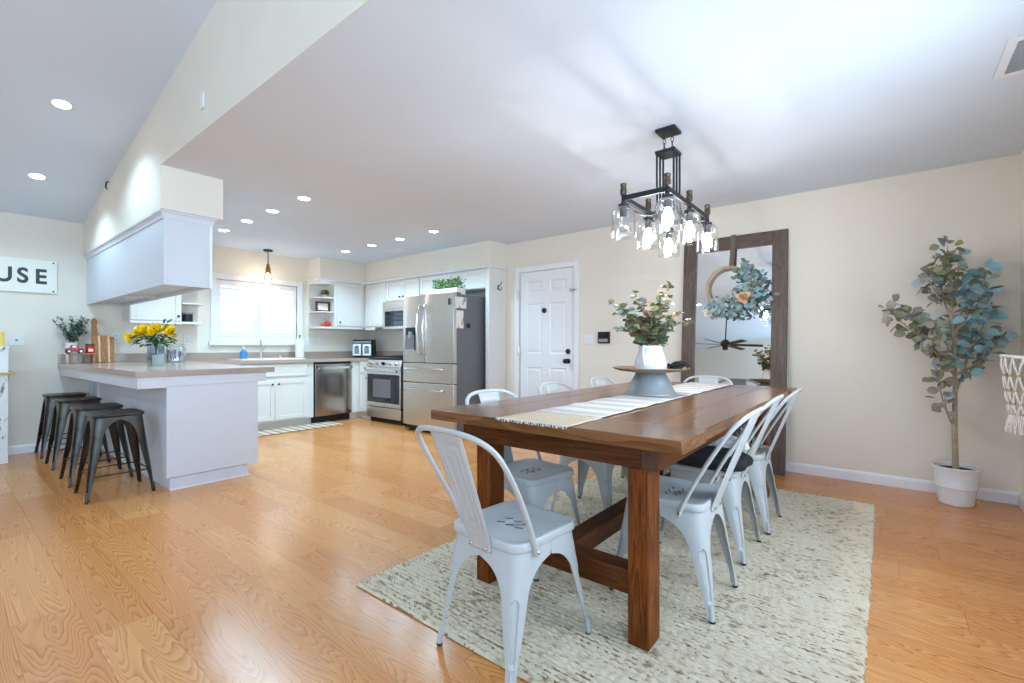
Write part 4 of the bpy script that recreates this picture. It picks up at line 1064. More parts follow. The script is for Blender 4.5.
# left wall cabinet with open end shelf
def end_shelf(t, y0, y1, side, mat='cab', zb=1.40, zt=2.13, shelves=2):
    """open shelf between y0..y1; its back on the wall; open to the front and to the free end"""
    sh = MB()
    sh.box((XL, y0, zb), (XL + .03, y1, zt), mat)
    sh.build('shelf_back', t)
    w = (y1 - y0)
    for k in range(shelves + 2):
        z = zb - .028 if k == 0 else zt - .08 if k == shelves + 1 else zb + (zt - .08 - zb) * k / (shelves + 1)
        th = .028 if k == 0 else .08 if k == shelves + 1 else .016
        pts = []
        ya, yb = (y0, y1) if side < 0 else (y1, y0)      # ya = free end, yb = at the cabinet
        n = 10
        base = [(XL + .03, yb), (XL + .03, ya)] + [(XL + .03 + (.30) * min(1, math.sin(PI / 2 * q / n) ** .55), ya + (yb - ya) * (1 - math.cos(PI / 2 * q / n)) * .62) for q in range(1, n + 1)] + [(-6.632, yb)]
        lo = [Vector((x, y, z)) for x, y in base]; hi = [Vector((x, y, z + th)) for x, y in base]
        MB().loft([lo, hi], mat).build('shelf', t, smooth=False)
t = thing('wall_cabinet', 'white wall cabinet with open end shelf left of the window', 'cabinet', (-6.79, 1.74, 1.37), UC)
MB().box((XL, 1.395, 1.40), (-6.652, 1.895, 2.13), 'cab').build('carcass', t, bevel=.002)
d = shaker(MB(), 'x', 1.40, 1.885, 1.405, 2.10, -6.63, 'cab').build('door', t, bevel=.003); knob(d, (-6.63, 1.855, 1.462), 'x')
MB().box((-6.66, 1.395, 1.365), (-6.634, 1.895, 1.399), 'cab').build('valance', t, bevel=.003)
end_shelf(t, 1.897, 2.15, 1)
# right corner wall cabinets
t = thing('wall_cabinet', 'white wall cabinet with open end shelf right of the window', 'cabinet', (-6.79, 4.1, 1.37), UC)
MB().box((XL, 3.90, 1.40), (-6.652, YW - .002, 2.129), 'cab').box((-6.652, 4.44, 1.40), (-6.632, YW - .002, 2.129), 'cab').build('carcass', t, bevel=.002)
d = shaker(MB(), 'x', 3.935, 4.40, 1.42, 2.09, -6.63, 'cab').build('door', t, bevel=.003); knob(d, (-6.63, 3.975, 1.475), 'x')
MB().box((-6.66, 3.90, 1.37), (-6.634, 4.40, 1.399), 'cab').build('valance', t, bevel=.003)
end_shelf(t, 3.64, 3.898, -1)
t = thing('wall_cabinet', 'single-door white wall cabinet in the corner left of microwave', 'cabinet', (-6.33, 4.58, 1.37), UC)
MB().box((-6.63, 4.435, 1.40), (-6.055, YW - .002, 2.129), 'cab').build('carcass', t, bevel=.002)
shaker(MB(), 'y', -6.57, -6.06, 1.42, 2.09, 4.413, 'cab').build('door', t, bevel=.003)
MB().box((-6.60, 4.415, 1.36), (-6.35, 4.434, 1.399), 'cab').build('valance', t, bevel=.003)
t = thing('wall_cabinet', 'short two-door white wall cabinet directly above the microwave', 'cabinet', (-5.66, 4.58, 1.79), UC)
MB().box((-6.053, 4.435, 1.79), (-5.262, YW - .002, 2.129), 'cab').build('carcass', t, bevel=.002)
for x0, x1, kx in ((-6.045, -5.662, -5.70), (-5.655, -5.27, -5.61)):
    d = shaker(MB(), 'y', x0, x1, 1.80, 2.09, 4.413, 'cab').build('door', t, bevel=.003); knob(d, (kx, 4.413, 1.845), 'y')
t = thing('wall_cabinet', 'long white wall cabinet above the refrigerator', 'cabinet', (-4.6, 4.58, 1.82), UC)
MB().box((-5.26, 4.435, 1.84), (-3.965, YW - .002, 2.129), 'cab').build('carcass', t, bevel=.002)
for x0, x1 in ((-5.25, -4.62), (-4.61, -3.975)): shaker(MB(), 'y', x0, x1, 1.85, 2.09, 4.413, 'cab').build('door', t, bevel=.003)
t = thing('end_panel', 'tall white panel beside the refrigerator next to the back door', 'panel', (-3.93, 4.57, 0))
MB().box((-3.963, 4.40, 0), (-3.90, YW - .002, 2.10), 'cab').build('board', t, bevel=.003)
MB().box((-3.963, 4.388, 2.10), (-3.888, YW - .002, 2.129), 'cab').build('cap_moulding', t, bevel=.004)
# crown strip under the soffits
def crown(name, pts, mat='trim', h=.05, out=.045, zt=2.13):
    """moulding along a polyline of (x, y, nx, ny)"""
    prof = [(0, -h), (.008, -h), (.010, -h * .78), (out * .55, -h * .4), (out * .85, -h * .22), (out, -h * .2), (out, 0), (0, 0)]
    mb = MB(); mb.loft([[Vector((x + nx * d, y + ny * d, zt + z)) for d, z in prof] for x, y, nx, ny in pts], mat)
    return struct(mb, name, smooth=False)
crown('trim_2', [(XL, 3.638, 0, -1), (-6.63, 3.638, 1, -1), (-6.63, 4.412, 1, -1), (-3.965, 4.412, 0, -1)], h=.028, out=.022)
# hanging cabinet over the bar
t = thing('hanging_cabinet', 'pale grey cabinet hung from the soffit over the breakfast bar', 'cabinet', (-5.57, 1.25, 1.565))
MB().box((XL, 1.085, 1.60), (-4.205, 1.405, 2.118), 'pgrey').build('carcass', t, bevel=.002)
MB().box((XL, 1.085, 1.565), (-4.205, 1.105, 1.60), 'pgrey').box((-4.225, 1.105, 1.565), (-4.205, 1.385, 1.60), 'pgrey').box((XL, 1.385, 1.565), (-4.205, 1.405, 1.60), 'pgrey').box((-5.62, 1.105, 1.575), (-5.60, 1.385, 1.60), 'pgrey').build('bottom_frame', t, bevel=.002)
MB().box((-4.204, 1.385, 1.565), (-4.198, 1.405, 2.06), 'trim').build('edge_strip', t)
crown('trim_3', [(XL, 1.085, 0, -1), (-4.205, 1.085, 1, -1), (-4.205, 1.405, 1, 1), (-4.30, 1.405, 0, 1)], 'pgrey', h=.055, out=.03, zt=2.119)

# ------------------------------------------------------------------ appliances
t = thing('range', 'stainless gas range with black oven window between corner cabinet and refrigerator', 'range', (-5.6, 4.3, 0))
x0, x1 = -5.998, -5.195
MB().box((x0, 4.07, .06), (x1, 4.62, .915), 'blackmatte').build('body', t, bevel=.003)
MB().box((x0 + .01, 4.05, .916), (x1 - .01, 4.615, .925), 'blackmatte').build('cooktop', t, bevel=.003)
gr = MB()
for x in (x0 + .04, x0 + .28, x0 + .40, x0 + .52, x1 - .04):
    gr.box((x - .006, 4.07, .945), (x + .006, 4.59, .957), 'blackmatte')
for y in (4.08, 4.25, 4.42, 4.58): gr.box((x0 + .04, y - .006, .945), (x1 - .04, y + .006, .957), 'blackmatte')
for x in (x0 + .05, x1 - .05):
    for y in (4.08, 4.58): gr.box((x - .007, y - .007, .925), (x + .007, y + .007, .946), 'blackmatte')
gr.build('grates', t)
cp = MB(); ang = .25
cp.add([(x0, 4.03, .805), (x1, 4.03, .805), (x1, 4.06, .905), (x0, 4.06, .905), (x0, 4.07, .805), (x1, 4.07, .805), (x1, 4.07, .905), (x0, 4.07, .905)], [(0, 1, 2, 3), (5, 4, 7, 6), (4, 0, 3, 7), (1, 5, 6, 2), (3, 2, 6, 7), (4, 5, 1, 0)], 'steelh')
cpo = cp.build('control_panel', t, bevel=.002)
for k in range(5):
    kx = x0 + .11 + k * .146
    MB().lathe([(.026, 0), (.026, .006), (.020, .010), (.019, .032), (.012, .035)], 'steel' if k != 2 else 'black', (kx, 4.043, .853), 18, rot=Rx(PI / 2 - .28)).build('knob', cpo)
od = MB().box((x0 + .003, 4.03, .235), (x1 - .003, 4.069, .80), 'steelh').build('oven_door', t, bevel=.004)
MB().box((x0 + .03, 4.027, .295), (x1 - .03, 4.031, .70), 'blackglass').build('oven_window', od)
MB().box((x0 + .17, 4.0255, .37), (x1 - .22, 4.0275, .63), 'fridgeside').build('window_mesh', od)
MB().tube([(x0 + .03, 3.985, .752), (x1 - .03, 3.985, .752)], .014, 'chrome', 12).box((x0 + .05, 3.985, .742), (x0 + .07, 4.031, .762), 'chrome').box((x1 - .07, 3.985, .742), (x1 - .05, 4.031, .762), 'chrome').build('handle', od)
MB().box((x0 + .003, 4.03, .075), (x1 - .003, 4.069, .222), 'steelh').build('drawer', t, bevel=.004)
MB().box((x0 + .02, 4.09, 0), (x1 - .02, 4.60, .06), 'blackmatte').build('base', t)
t = thing('microwave', 'stainless over-the-range microwave with dark window', 'microwave', (-5.66, 4.53, 1.35))
MB().box((-6.03, 4.35, 1.352), (-5.27, YW - .002, 1.786), 'steelh').build('body', t, bevel=.004)
MB().box((-6.025, 4.333, 1.665), (-5.275, 4.349, 1.782), 'steelh').build('top_grille', t, bevel=.003)
dr = MB().box((-6.025, 4.333, 1.36), (-5.275, 4.349, 1.66), 'steelh').build('door', t, bevel=.003)
MB().box((-5.965, 4.329, 1.40), (-5.46, 4.334, 1.63), 'blackglass').build('window', dr)
MB().box((-5.44, 4.329, 1.38), (-5.29, 4.334, 1.65), 'blackglass').build('control_pad', dr)
MB().tube([(-5.455, 4.305, 1.40), (-5.455, 4.305, 1.63)], .009, 'chrome', 10).build('handle', dr)
# refrigerator
FX0, FX1, FYF = -4.985, -4.03, 3.89
t = thing('refrigerator', 'large stainless french-door refrigerator with grey sides and two lower drawers', 'refrigerator', (-4.46, 4.3, 0))
MB().box((FX0 + .004, 3.965, .06), (FX1, 4.66, 1.735), 'fridgeside').build('body', t, bevel=.004)
def bowed(x0, x1, z0, z1, mat='steel', bow=.012):
    mb = MB(); rings = []
    for k in range(13):
        x = x0 + (x1 - x0) * k / 12; e = (2 * k / 12 - 1) ** 4
        y = FYF - bow * .0 + .018 * e
        rings.append([Vector((x, 3.96, z0)), Vector((x, y, z0)), Vector((x, y, z1)), Vector((x, 3.96, z1))])
    return mb.loft(rings, mat)
xs_ = -4.56
dl = bowed(FX0, xs_ - .004, .895, 1.755).build('door', t, bevel=.004)
drr = bowed(xs_ + .004, FX1, .895, 1.755).build('door', t, bevel=.004)
w1_ = bowed(FX0, FX1, .645, .885).build('drawer', t, bevel=.004)
w2_ = bowed(FX0, FX1, .085, .635).build('drawer', t, bevel=.004)
MB().box((FX0 + .03, 3.99, 0), (FX1 - .03, 4.62, .06), 'blackmatte').box((FX0 + .01, 3.93, .03), (FX1 - .01, 3.99, .08), 'blackmatte').build('base_grille', t)
for s, d in ((-1, dl), (1, drr)):
    x = xs_ + s * .042
    MB().tube(smooth_path([(x, 3.895, 1.62), (x + s * .004, 3.855, 1.58), (x + s * .012, 3.825, 1.33), (x + s * .004, 3.855, 1.04), (x, 3.895, 1.0)], 7), .013, 'chrome', 10).build('handle', d)
for d, z in ((w1_, .815), (w2_, .555)):
    MB().tube(smooth_path([(FX0 + .09, 3.895, z), (FX0 + .11, 3.845, z), ((FX0 + FX1) / 2, 3.838, z), (FX1 - .18, 3.845, z), (FX1 - .16, 3.895, z)], 7), .013, 'chrome', 10).build('handle', d)
MB().box((-4.91, 3.8855, 1.045), (-4.71, 3.8905, 1.345), 'blackglass').build('dispenser_panel', dl, bevel=.003)
dp = MB().box((-4.89, 3.881, 1.06), (-4.73, 3.8858, 1.25), 'fridgeside').box((-4.825, 3.868, 1.20), (-4.79, 3.8855, 1.29), 'chrome').box((-4.895, 3.872, 1.045), (-4.725, 3.8858, 1.06), 'chrome'); dp.build('dispenser', dl)
MB().box((-4.40, 4.0, 1.735), (-4.30, 4.08, 1.757), 'fridgeside').box((FX1 - .10, 3.97, 1.735), (FX1 - .01, 4.04, 1.757), 'fridgeside').build('hinge_cover', t)
fxs = FX1 + .001
solo(MB().box((fxs, 3.925, 1.565), (fxs + .002, 4.12, 1.70), 'photo'), 'fridge_magnet_card', 'floral printed card stuck on refrigerator side, upper one', 'card', smooth=False)
solo(MB().box((fxs, 3.945, 1.32), (fxs + .002, 4.07, 1.535), 'photo'), 'fridge_magnet_card', 'narrow white printed card on refrigerator side, below the floral card', 'card', smooth=False)
solo(MB().lathe([(.001, 0), (.030, 0), (.030, .012), (.022, .018), (.001, .018)], 'black', (fxs, 4.155, 1.355), 20, rot=Ry(PI / 2)), 'round_magnet', 'round black magnet on refrigerator side beside the lower card', 'magnet')
ml = MB().lathe([(.019, 0), (.019, .008), (.012, .009), (.012, 0)], 'black', (-4.085, 3.889, 1.66), 18, cap=False, rot=Rx(PI / 2)); ml.box((-4.10, 3.8805, 1.60), (-4.092, 3.889, 1.645), 'black').box((-4.078, 3.8805, 1.60), (-4.07, 3.889, 1.645), 'black')
solo(ml, 'letter_magnet', 'small black ornament magnet on refrigerator right door', 'magnet')
# planter on the fridge
t = thing('grass_planter', 'cream wooden box of bushy green foliage on top of the refrigerator', 'plant', (-4.36, 4.16, 1.757))
MB().box((-4.64, 4.09, 1.757), (-4.17, 4.25, 1.765), 'cream').box((-4.64, 4.09, 1.765), (-4.17, 4.10, 1.835), 'cream').box((-4.64, 4.24, 1.765), (-4.17, 4.25, 1.835), 'cream').box((-4.64, 4.10, 1.765), (-4.63, 4.24, 1.835), 'cream').box((-4.18, 4.10, 1.765), (-4.17, 4.24, 1.835), 'cream').build('box', t, bevel=.002)
lf = MB()
for k in range(620):
    p = Vector((random.uniform(-4.64, -4.17), random.uniform(4.09, 4.25), random.uniform(1.82, 1.95)))
    d = Vector((random.gauss(0, .6), random.gauss(-.2, .6), random.uniform(.2, 1)))
    lf.leaf(p, d, Vector((random.uniform(-1, 1), random.uniform(-1, 1), .6)), random.uniform(.025, .045), .016, random.choice(['green', 'green', 'dgreen', 'leaf_lime']))
lf.build('foliage', t)

# ------------------------------------------------------------------ small kitchen things
t = thing('pendant_light', 'small brass pendant lamp with bare glowing bulb over the sink', 'pendant light', (-6.70, 2.93, CH))
pc_ = Vector((-6.70, 2.93, CH))
MB().lathe([(.001, -.022), (.05, -.022), (.062, -.012), (.062, -.001), (.001, -.001)], 'black', pc_, 28).build('canopy', t)
MB().tube([pc_ + Vector((0, 0, -.02)), pc_ + Vector((0, 0, -.20))], .006, 'black', 8).build('stem', t)
MB().lathe([(.008, -.19), (.018, -.20), (.022, -.235), (.030, -.255), (.034, -.27), (.030, -.30), (.040, -.31), (.040, -.325), (.02, -.33)], 'brass', pc_, 22).build('socket', t)
MB().lathe([(.035, -.322), (.052, -.345), (.060, -.40), (.064, -.46), (.062, -.465)], 'glass', pc_, 28, cap=False).build('glass_shade', t)
MB().lathe([(.012, -.33), (.016, -.345), (.030, -.38), (.030, -.40), (.018, -.425), (.001, -.43)], 'bulb', pc_, 18).build('bulb', t)
d = bpy.data.lights.new('pendant_bulb_light', 'POINT'); d.energy = 1.2; d.color = (1, .78, .5); d.shadow_soft_size = .02
lo = bpy.data.objects.new('pendant_bulb_light', d); COL.objects.link(lo); lo.location = pc_ + Vector((0, 0, -.46))
def plate(name, label, c, axis, w, h, kind, cat='outlet'):
    """wall plate; axis: direction it faces ('x' = +x, 'y' = -y)"""
    t = thing(name, label, cat, c)
    def bx(mb, u0, u1, z0, z1, d0, d1, mat):
        if axis == 'x': mb.box((c[0] + d0, c[1] + u0, c[2] + z0), (c[0] + d1, c[1] + u1, c[2] + z1), mat)
        else: mb.box((c[0] + u0, c[1] - d1, c[2] + z0), (c[0] + u1, c[1] - d0, c[2] + z1), mat)
        return mb
    bx(MB(), -w / 2, w / 2, -h / 2, h / 2, 0.0005, .006, 'whitematte').build('cover', t, bevel=.002)
    gangs = max(1, round(w / .07))
    for k in range(gangs):
        u = (k - (gangs - 1) / 2) * .046
        if kind == 'switch': bx(MB(), u - .016, u + .016, -.033, .033, .006, .010, 'white').build('rocker', t, bevel=.002)
        else:
            for zz in (-.021, .021):
                bx(bx(bx(MB(), u - .015, u + .015, zz - .014, zz + .014, .006, .008, 'white'), u - .007, u - .004, zz - .003, zz + .007, .008, .0085, 'black'), u + .004, u + .007, zz - .003, zz + .007, .008, .0085, 'black').build('socket', t)
    return t
t = thing('wall_outlet', 'square white wall plate with single jack under the lettered sign', 'outlet', (XL, .545, 1.165))
MB().box((XL + .0005, .49, 1.11), (XL + .006, .60, 1.22), 'whitematte').build('cover', t, bevel=.002)
MB().lathe([(.011, 0), (.011, .004), (.004, .006)], 'vent_dark', (XL + .006, .545, 1.165), 12, rot=Ry(PI / 2)).build('jack', t)
plate('wall_outlet', 'white outlet on the kitchen wall above glass jars left of window', (XL, 2.04, 1.185), 'x', .075, .12, 'outlet')
plate('wall_outlet', 'white outlet on left wall, half hidden behind the cutting boards', (XL, 1.335, 1.20), 'x', .075, .12, 'outlet')
plate('light_switch', 'white double switch right of kitchen window', (XL, 3.665, 1.185), 'x', .118, .12, 'switch', 'switch')
plate('wall_outlet', 'white outlet on kitchen wall, right of the double switch', (XL, 3.835, 1.185), 'x', .075, .12, 'outlet')
plate('light_switch', 'white double switch on back wall just right of the door', (-2.672, YW, 1.18), 'y', .118, .12, 'switch', 'switch')
t = thing('alarm_keypad', 'black keypad with flip cover on back wall right of the switch', 'keypad', (-2.47, YW, 1.20))
MB().box((-2.54, YW - .028, 1.135), (-2.40, YW - .0005, 1.265), 'blackmatte').build('case', t, bevel=.004)
MB().box((-2.525, YW - .034, 1.15), (-2.415, YW - .029, 1.185), 'vent_dark').build('flap', t, bevel=.002)
MB().box((-2.52, YW - .030, 1.205), (-2.42, YW - .0275, 1.25), 'blackglass').build('screen', t)
t = thing('coat_hook', 'small metal coat hook on the white refrigerator panel', 'hook', (-3.90, 4.57, 1.865))
hk = MB().box((-3.8995, 4.56, 1.83), (-3.894, 4.58, 1.885), 'iron').tube(smooth_path([(-3.896, 4.57, 1.875), (-3.86, 4.57, 1.89), (-3.835, 4.57, 1.93)], 5), .005, 'iron', 8)
hk.tube(smooth_path([(-3.896, 4.57, 1.845), (-3.865, 4.57, 1.82), (-3.842, 4.57, 1.84), (-3.845, 4.57, 1.86)], 5), .005, 'iron', 8); hk.build('hook', t)
solo(MB().box((-3.318, YH - .014, 2.57), (-3.265, YH - .0005, 2.668), 'whitematte'), 'wall_sensor', 'small white sensor box high on the sloping header wall', 'sensor', bevel=.004)
hk = MB().tube([(-5.745, YH - .001, 2.66), (-5.745, YH - .02, 2.655), (-5.745, YH - .024, 2.60), (-5.745, YH - .012, 2.585)], .006, 'iron', 8)
solo(hk, 'wall_hook', 'tiny dark hook on the header wall close to sloped ceiling', 'hook')

# air fryer and things by the range
AF = thing('air_fryer_oven', 'black and silver two-door countertop cooker in kitchen corner', 'appliance', (-6.60, 4.40, .921))
AF.rotation_euler = (0, 0, 0)
def afp(mb, name, parent=AF, **kw):
    for i, p in enumerate(mb.v):
        q = Rz(math.radians(42)) @ Vector(p); mb.v[i] = tuple(q + Vector(AF.location))
    return mb.build(name, parent, **kw)
afp(MB().loft([rrect(.165, .15, .03, z, 5) if z < .25 else rrect(.155, .135, .03, z, 5) for z in (.012, .02, .25, .285)], 'blackmatte'), 'housing')
for s in (-1, 1):
    dd = afp(MB().box((s * .078 - .068, -.172, .03), (s * .078 + .068, -.149, .215), 'steelh'), 'basket_front', bevel=.004)
    afp(MB().box((s * .078 - .036, -.174, .06), (s * .078 + .036, -.171, .175), 'blackglass'), 'window', dd)
    afp(MB().box((s * .078 - .012, -.20, .16), (s * .078 + .012, -.172, .185), 'blackmatte'), 'handle', dd, bevel=.003)
afp(MB().box((-.14, -.158, .225), (.14, -.149, .262), 'blackglass'), 'control_panel')
afp(MB().box((-.13, -.12, 0), (.13, .12, .012), 'blackmatte'), 'base')
for x, mat, l, h_ in ((-5.93, 'purple', 'lilac spice jar behind the range, left of the others', .12), (-5.855, 'terracotta', 'tan spice jar behind the range, second from the left', .15)):
    t = thing('spice_jar', l, 'jar', (x, 4.665, .921), 'spice jars behind the range')
    MB().lathe([(.001, 0), (.03, 0), (.032, .006), (.032, h_ - .03), (.024, h_ - .02)], mat, (x, 4.665, .921), 18).build('jar_body', t)
    MB().lathe([(.026, h_ - .02), (.027, h_), (.001, h_ + .003)], 'steel', (x, 4.665, .921), 18).build('lid', t)
t = thing('utensil_crock', 'cream utensil crock with white spatula behind the range', 'crock', (-5.72, 4.668, .921))
MB().lathe([(.001, 0), (.042, 0), (.046, .01), (.044, .13), (.040, .13), (.04, .02), (.001, .018)], 'cream', (-5.72, 4.668, .921), 22).build('crock', t)
MB().tube([(-5.72, 4.668, .95), (-5.705, 4.665, 1.14)], .006, 'maple', 6).build('spoon_handle', t)
MB().loft([rrect(.03, .004, .003, 0, 3), rrect(.042, .004, .003, .07, 3), rrect(.03, .004, .003, .12, 3)], 'white').v and None
sp = MB().loft([[p + Vector((-5.705, 4.665, 1.13 + z)) for p in rrect(hx, .004, .003, 0, 3)] for hx, z in ((.012, 0), (.036, .04), (.038, .10), (.022, .135))], 'white'); sp.build('spatula_head', t)
# shelf ornaments right of the window
ZS = [1.40, 1.40 + (2.05 - 1.40) / 3 + .016, 1.40 + 2 * (2.05 - 1.40) / 3 + .016]
t = thing('potted_herb', 'small green plant in tan pot on top shelf right of window', 'plant', (-6.76, 3.80, ZS[2]))
MB().lathe([(.001, 0), (.038, 0), (.046, .05), (.042, .05), (.001, .045)], 'terracotta', (-6.76, 3.80, ZS[2]), 18).build('pot', t)
lf = MB()
for k in range(240):
    a, r, z = random.uniform(0, 6.28), random.uniform(0, .06), random.uniform(.04, .115)
    lf.leaf((-6.76 + r * math.cos(a), 3.80 + r * math.sin(a), ZS[2] + z), (math.cos(a), math.sin(a), random.uniform(.1, .9)), (random.random(), random.random(), 1), .024, .014, random.choice(['green', 'dgreen']))
lf.build('foliage', t)
t = thing('framed_sign', 'small cream picture in brown frame on middle shelf right of window', 'picture', (-6.77, 3.79, ZS[1]))
y0, y1 = 3.665, 3.893
MB().box((-6.79, y0, ZS[1]), (-6.76, y0 + .028, ZS[1] + .155), 'endgrain').box((-6.79, y1 - .028, ZS[1]), (-6.76, y1, ZS[1] + .155), 'endgrain').box((-6.79, y0 + .028, ZS[1]), (-6.76, y1 - .028, ZS[1] + .024), 'endgrain').box((-6.79, y0 + .028, ZS[1] + .131), (-6.76, y1 - .028, ZS[1] + .155), 'endgrain').build('frame', t, bevel=.002)
MB().box((-6.785, y0 + .028, ZS[1] + .024), (-6.775, y1 - .028, ZS[1] + .131), 'cream').build('picture', t)
t = thing('ceramic_fruit', 'red ceramic pear-and-apple ornament on bottom shelf right of window', 'ornament', (-6.76, 3.82, ZS[0]))
MB().lathe([(.001, 0), (.03, .001), (.052, .03), (.050, .065), (.025, .085), (.001, .078)], 'redp', (-6.76, 3.845, ZS[0]), 22).build('apple', t)
MB().lathe([(.001, 0), (.025, .001), (.036, .022), (.03, .045), (.001, .055)], 'redp', (-6.745, 3.765, ZS[0]), 20).build('small_apple', t)
MB().tube([(-6.76, 3.845, ZS[0] + .08), (-6.758, 3.85, ZS[0] + .11)], .004, 'bark', 6).build('stem', t)
# items on the left end shelf
t = thing('storage_tin', 'dark storage tin on the open shelf left of window', 'tin', (-6.80, 2.0, 1.40))
MB().lathe([(.001, 0), (.055, 0), (.057, .005), (.057, .10), (.001, .10)], 'iron', (-6.80, 2.0, 1.4005), 24).build('tin_body', t)
MB().lathe([(.059, .10), (.060, .12), (.001, .125)], 'vent_dark', (-6.80, 2.0, 1.4005), 24).build('lid', t)

# peninsula: flowers, candle, jars
t = thing('flower_vase', 'smoky glass vase of yellow flowers on the breakfast bar', 'vase', (-5.55, 1.37, .921))
vc = Vector((-5.55, 1.37, .921))
MB().lathe([(.001, 0), (.05, 0), (.062, .006), (.066, .10), (.070, .19), (.067, .19), (.062, .10), (.057, .015), (.001, .012)], 'tintglass', vc, 32).build('vase_body', t)
MB().lathe([(.001, .013), (.055, .015), (.060, .10), (.001, .11)], 'greyglass', vc, 24).build('water', t)
stm, lf, fl2 = MB(), MB(), MB()
for k in range(9):
    a = 2 * PI * k / 9
    stm.tube([vc + Vector((.03 * math.cos(a), .03 * math.sin(a), .03)), vc + Vector((-.01 * math.cos(a), -.01 * math.sin(a), .17)), vc + Vector((.10 * math.cos(a), .10 * math.sin(a), .30))], .004, 'dgreen', 6)
for k in range(110):
    a = random.uniform(0, 6.28); r = random.uniform(.02, .14); z = random.uniform(.19, .31)
    lf.leaf(vc + Vector((r * math.cos(a), r * math.sin(a), z)), (math.cos(a), math.sin(a), random.uniform(-.5, .6)), (random.random() - .5, random.random() - .5, 1), random.uniform(.05, .09), .034, random.choice(['green', 'dgreen', 'dgreen']))
for k in range(14):
    lf.leaf(vc + camright * .10 + Vector((random.gauss(0, .02), random.gauss(0, .02), .33 + k * .008)), (random.gauss(0, 1), random.gauss(0, 1), .8), (random.random(), random.random(), .5), .05, .02, 'dgreen')
cr2, cf2 = Vector((.78, .626, 0)), Vector((-.626, .78, 0))
for r, d_, z, rad_ in ((-.12, -.03, .315, .072), (-.045, -.06, .325, .074), (.05, -.07, .325, .076), (.165, -.02, .315, .066), (-.02, .06, .345, .06), (.08, .05, .35, .06)):
    c = vc + cr2 * r + cf2 * d_ + Vector((0, 0, z))
    flower(fl2, c, -cf2 * .9 + Vector((0, 0, .5)), rad_, 'yellow', rings=(1, .85, .65, .45), n=11)
c = vc + cr2 * -.20 + cf2 * -.04 + Vector((0, 0, .27)); flower(fl2, c, -cf2 + cr2 * -.5, .085, 'yellow', rings=(1, .7), n=6)
stm.build('stems', t); lf.build('leaves', t); fl2.build('blossoms', t)
t = thing('candle_jar', 'sage glass candle lit in front of the yellow flowers', 'candle', (-5.26, 1.315, .921))
cc = (-5.26, 1.315, .921)
MB().lathe([(.001, 0), (.043, 0), (.046, .006), (.046, .10), (.043, .10), (.042, .07), (.001, .07)], 'greyglass', cc, 28).build('jar', t)
MB().lathe([(.041, .071), (.041, .086), (.001, .084)], 'wax', cc, 24).build('wax', t)
MB().tube([(cc[0], cc[1], cc[2] + .084), (cc[0], cc[1], cc[2] + .098)], .0015, 'black', 5).build('wick', t)
def jar(name, label, c, r, h_):
    t = thing(name, label, 'jar', c, 'glass jars on the kitchen counter')
    MB().lathe([(.001, 0), (r * .9, 0), (r, .012), (r, h_ * .74), (r * .82, h_ * .86), (r * .82, h_ * .9), (r * .79, h_ * .9), (r * .79, h_ * .85), (r * .96, h_ * .73), (r * .96, .015), (.001, .012)], 'glass', c, 32).build('jar_glass', t)
    MB().lathe([(.001, .014), (r * .94, .016), (r * .94, h_ * .66), (r * .5, h_ * .72), (.001, h_ * .70)], 'candy', c, 24).build('contents', t)
    MB().lathe([(r * .84, h_ * .905), (r * .86, h_ * .97), (r * .5, h_ * .99), (r * .2, h_), (.001, h_ * 1.0)], 'glass', c, 28).build('lid', t)
    MB().lathe([(r * .845, h_ * .86), (r * .87, h_ * .88), (r * .845, h_ * .90)], 'chrome', c, 28, cap=False).build('clasp_ring', t)
jar('glass_jar', 'large clear glass jar of speckled treats right of the flowers', (-6.40, 1.77, .921), .098, .21)
jar('glass_jar', 'smaller clear glass jar just behind the flower vase', (-6.40, 1.575, .921), .075, .16)
# boards, riser, truck, plant at left end of bar
t = thing('cutting_board', 'striped wooden cutting board with handle leaning on left wall', 'cutting board', (-6.72, 1.19, .921))
a = math.radians(-8); R = Ry(a)
strips = [('acacia', 1.10, 1.155), ('maple', 1.155, 1.17), ('acacia', 1.17, 1.235), ('maple', 1.235, 1.25), ('acacia', 1.25, 1.29)]
bd = MB()
for m_, ya, yb in strips: bd.box((-.012, ya, 0), (.012, yb, .30 if yb < 1.26 else .285), m_, R, (-6.77, 0, .925))
bd.build('board', t)
hb = MB().loft([[R @ Vector((-.012 + .024 * s, y, z)) + Vector((-6.77, 0, .925)) for y, z in ((1.10, .302), (1.17, .302), (1.152, .33), (1.147, .42), (1.155, .455), (1.145, .485), (1.127, .493), (1.11, .485), (1.10, .455), (1.106, .42), (1.101, .33))] for s in (0, 1)], 'acacia')
hb.build('board_handle', t, bevel=.004)
t = thing('wood_riser', 'small wooden riser shelf holding red toy truck by the boards', 'riser', (-6.68, .955, .921))
MB().box((-6.73, .89, 1.012), (-6.60, 1.115, 1.028), 'acacia').build('board', t, bevel=.003)
for y in (.905, 1.08): MB().box((-6.72, y, .921), (-6.61, y + .018, 1.012), 'acacia').build('leg', t, bevel=.002)
t = thing('toy_truck', 'red toy pickup truck with black wheels on wooden riser', 'toy', (-6.63, .935, 1.028))
zt = 1.046
MB().loft([[Vector((-6.665 + .055 * s, y, z)) for y, z in ((.865, zt), (1.005, zt), (1.01, zt + .018), (1.0, zt + .034), (.97, zt + .036), (.955, zt + .07), (.915, zt + .07), (.905, zt + .036), (.87, zt + .034))] for s in (0, 1)], 'red').build('truck_body', t, bevel=.004)
MB().box((-6.6095, .92, zt + .042), (-6.609, .95, zt + .064), 'white').build('cab_window', t)
MB().lathe([(.001, 0), (.02, 0), (.022, .018), (.001, .024)], 'white', (-6.636, .888, zt + .036), 16).build('cargo', t)
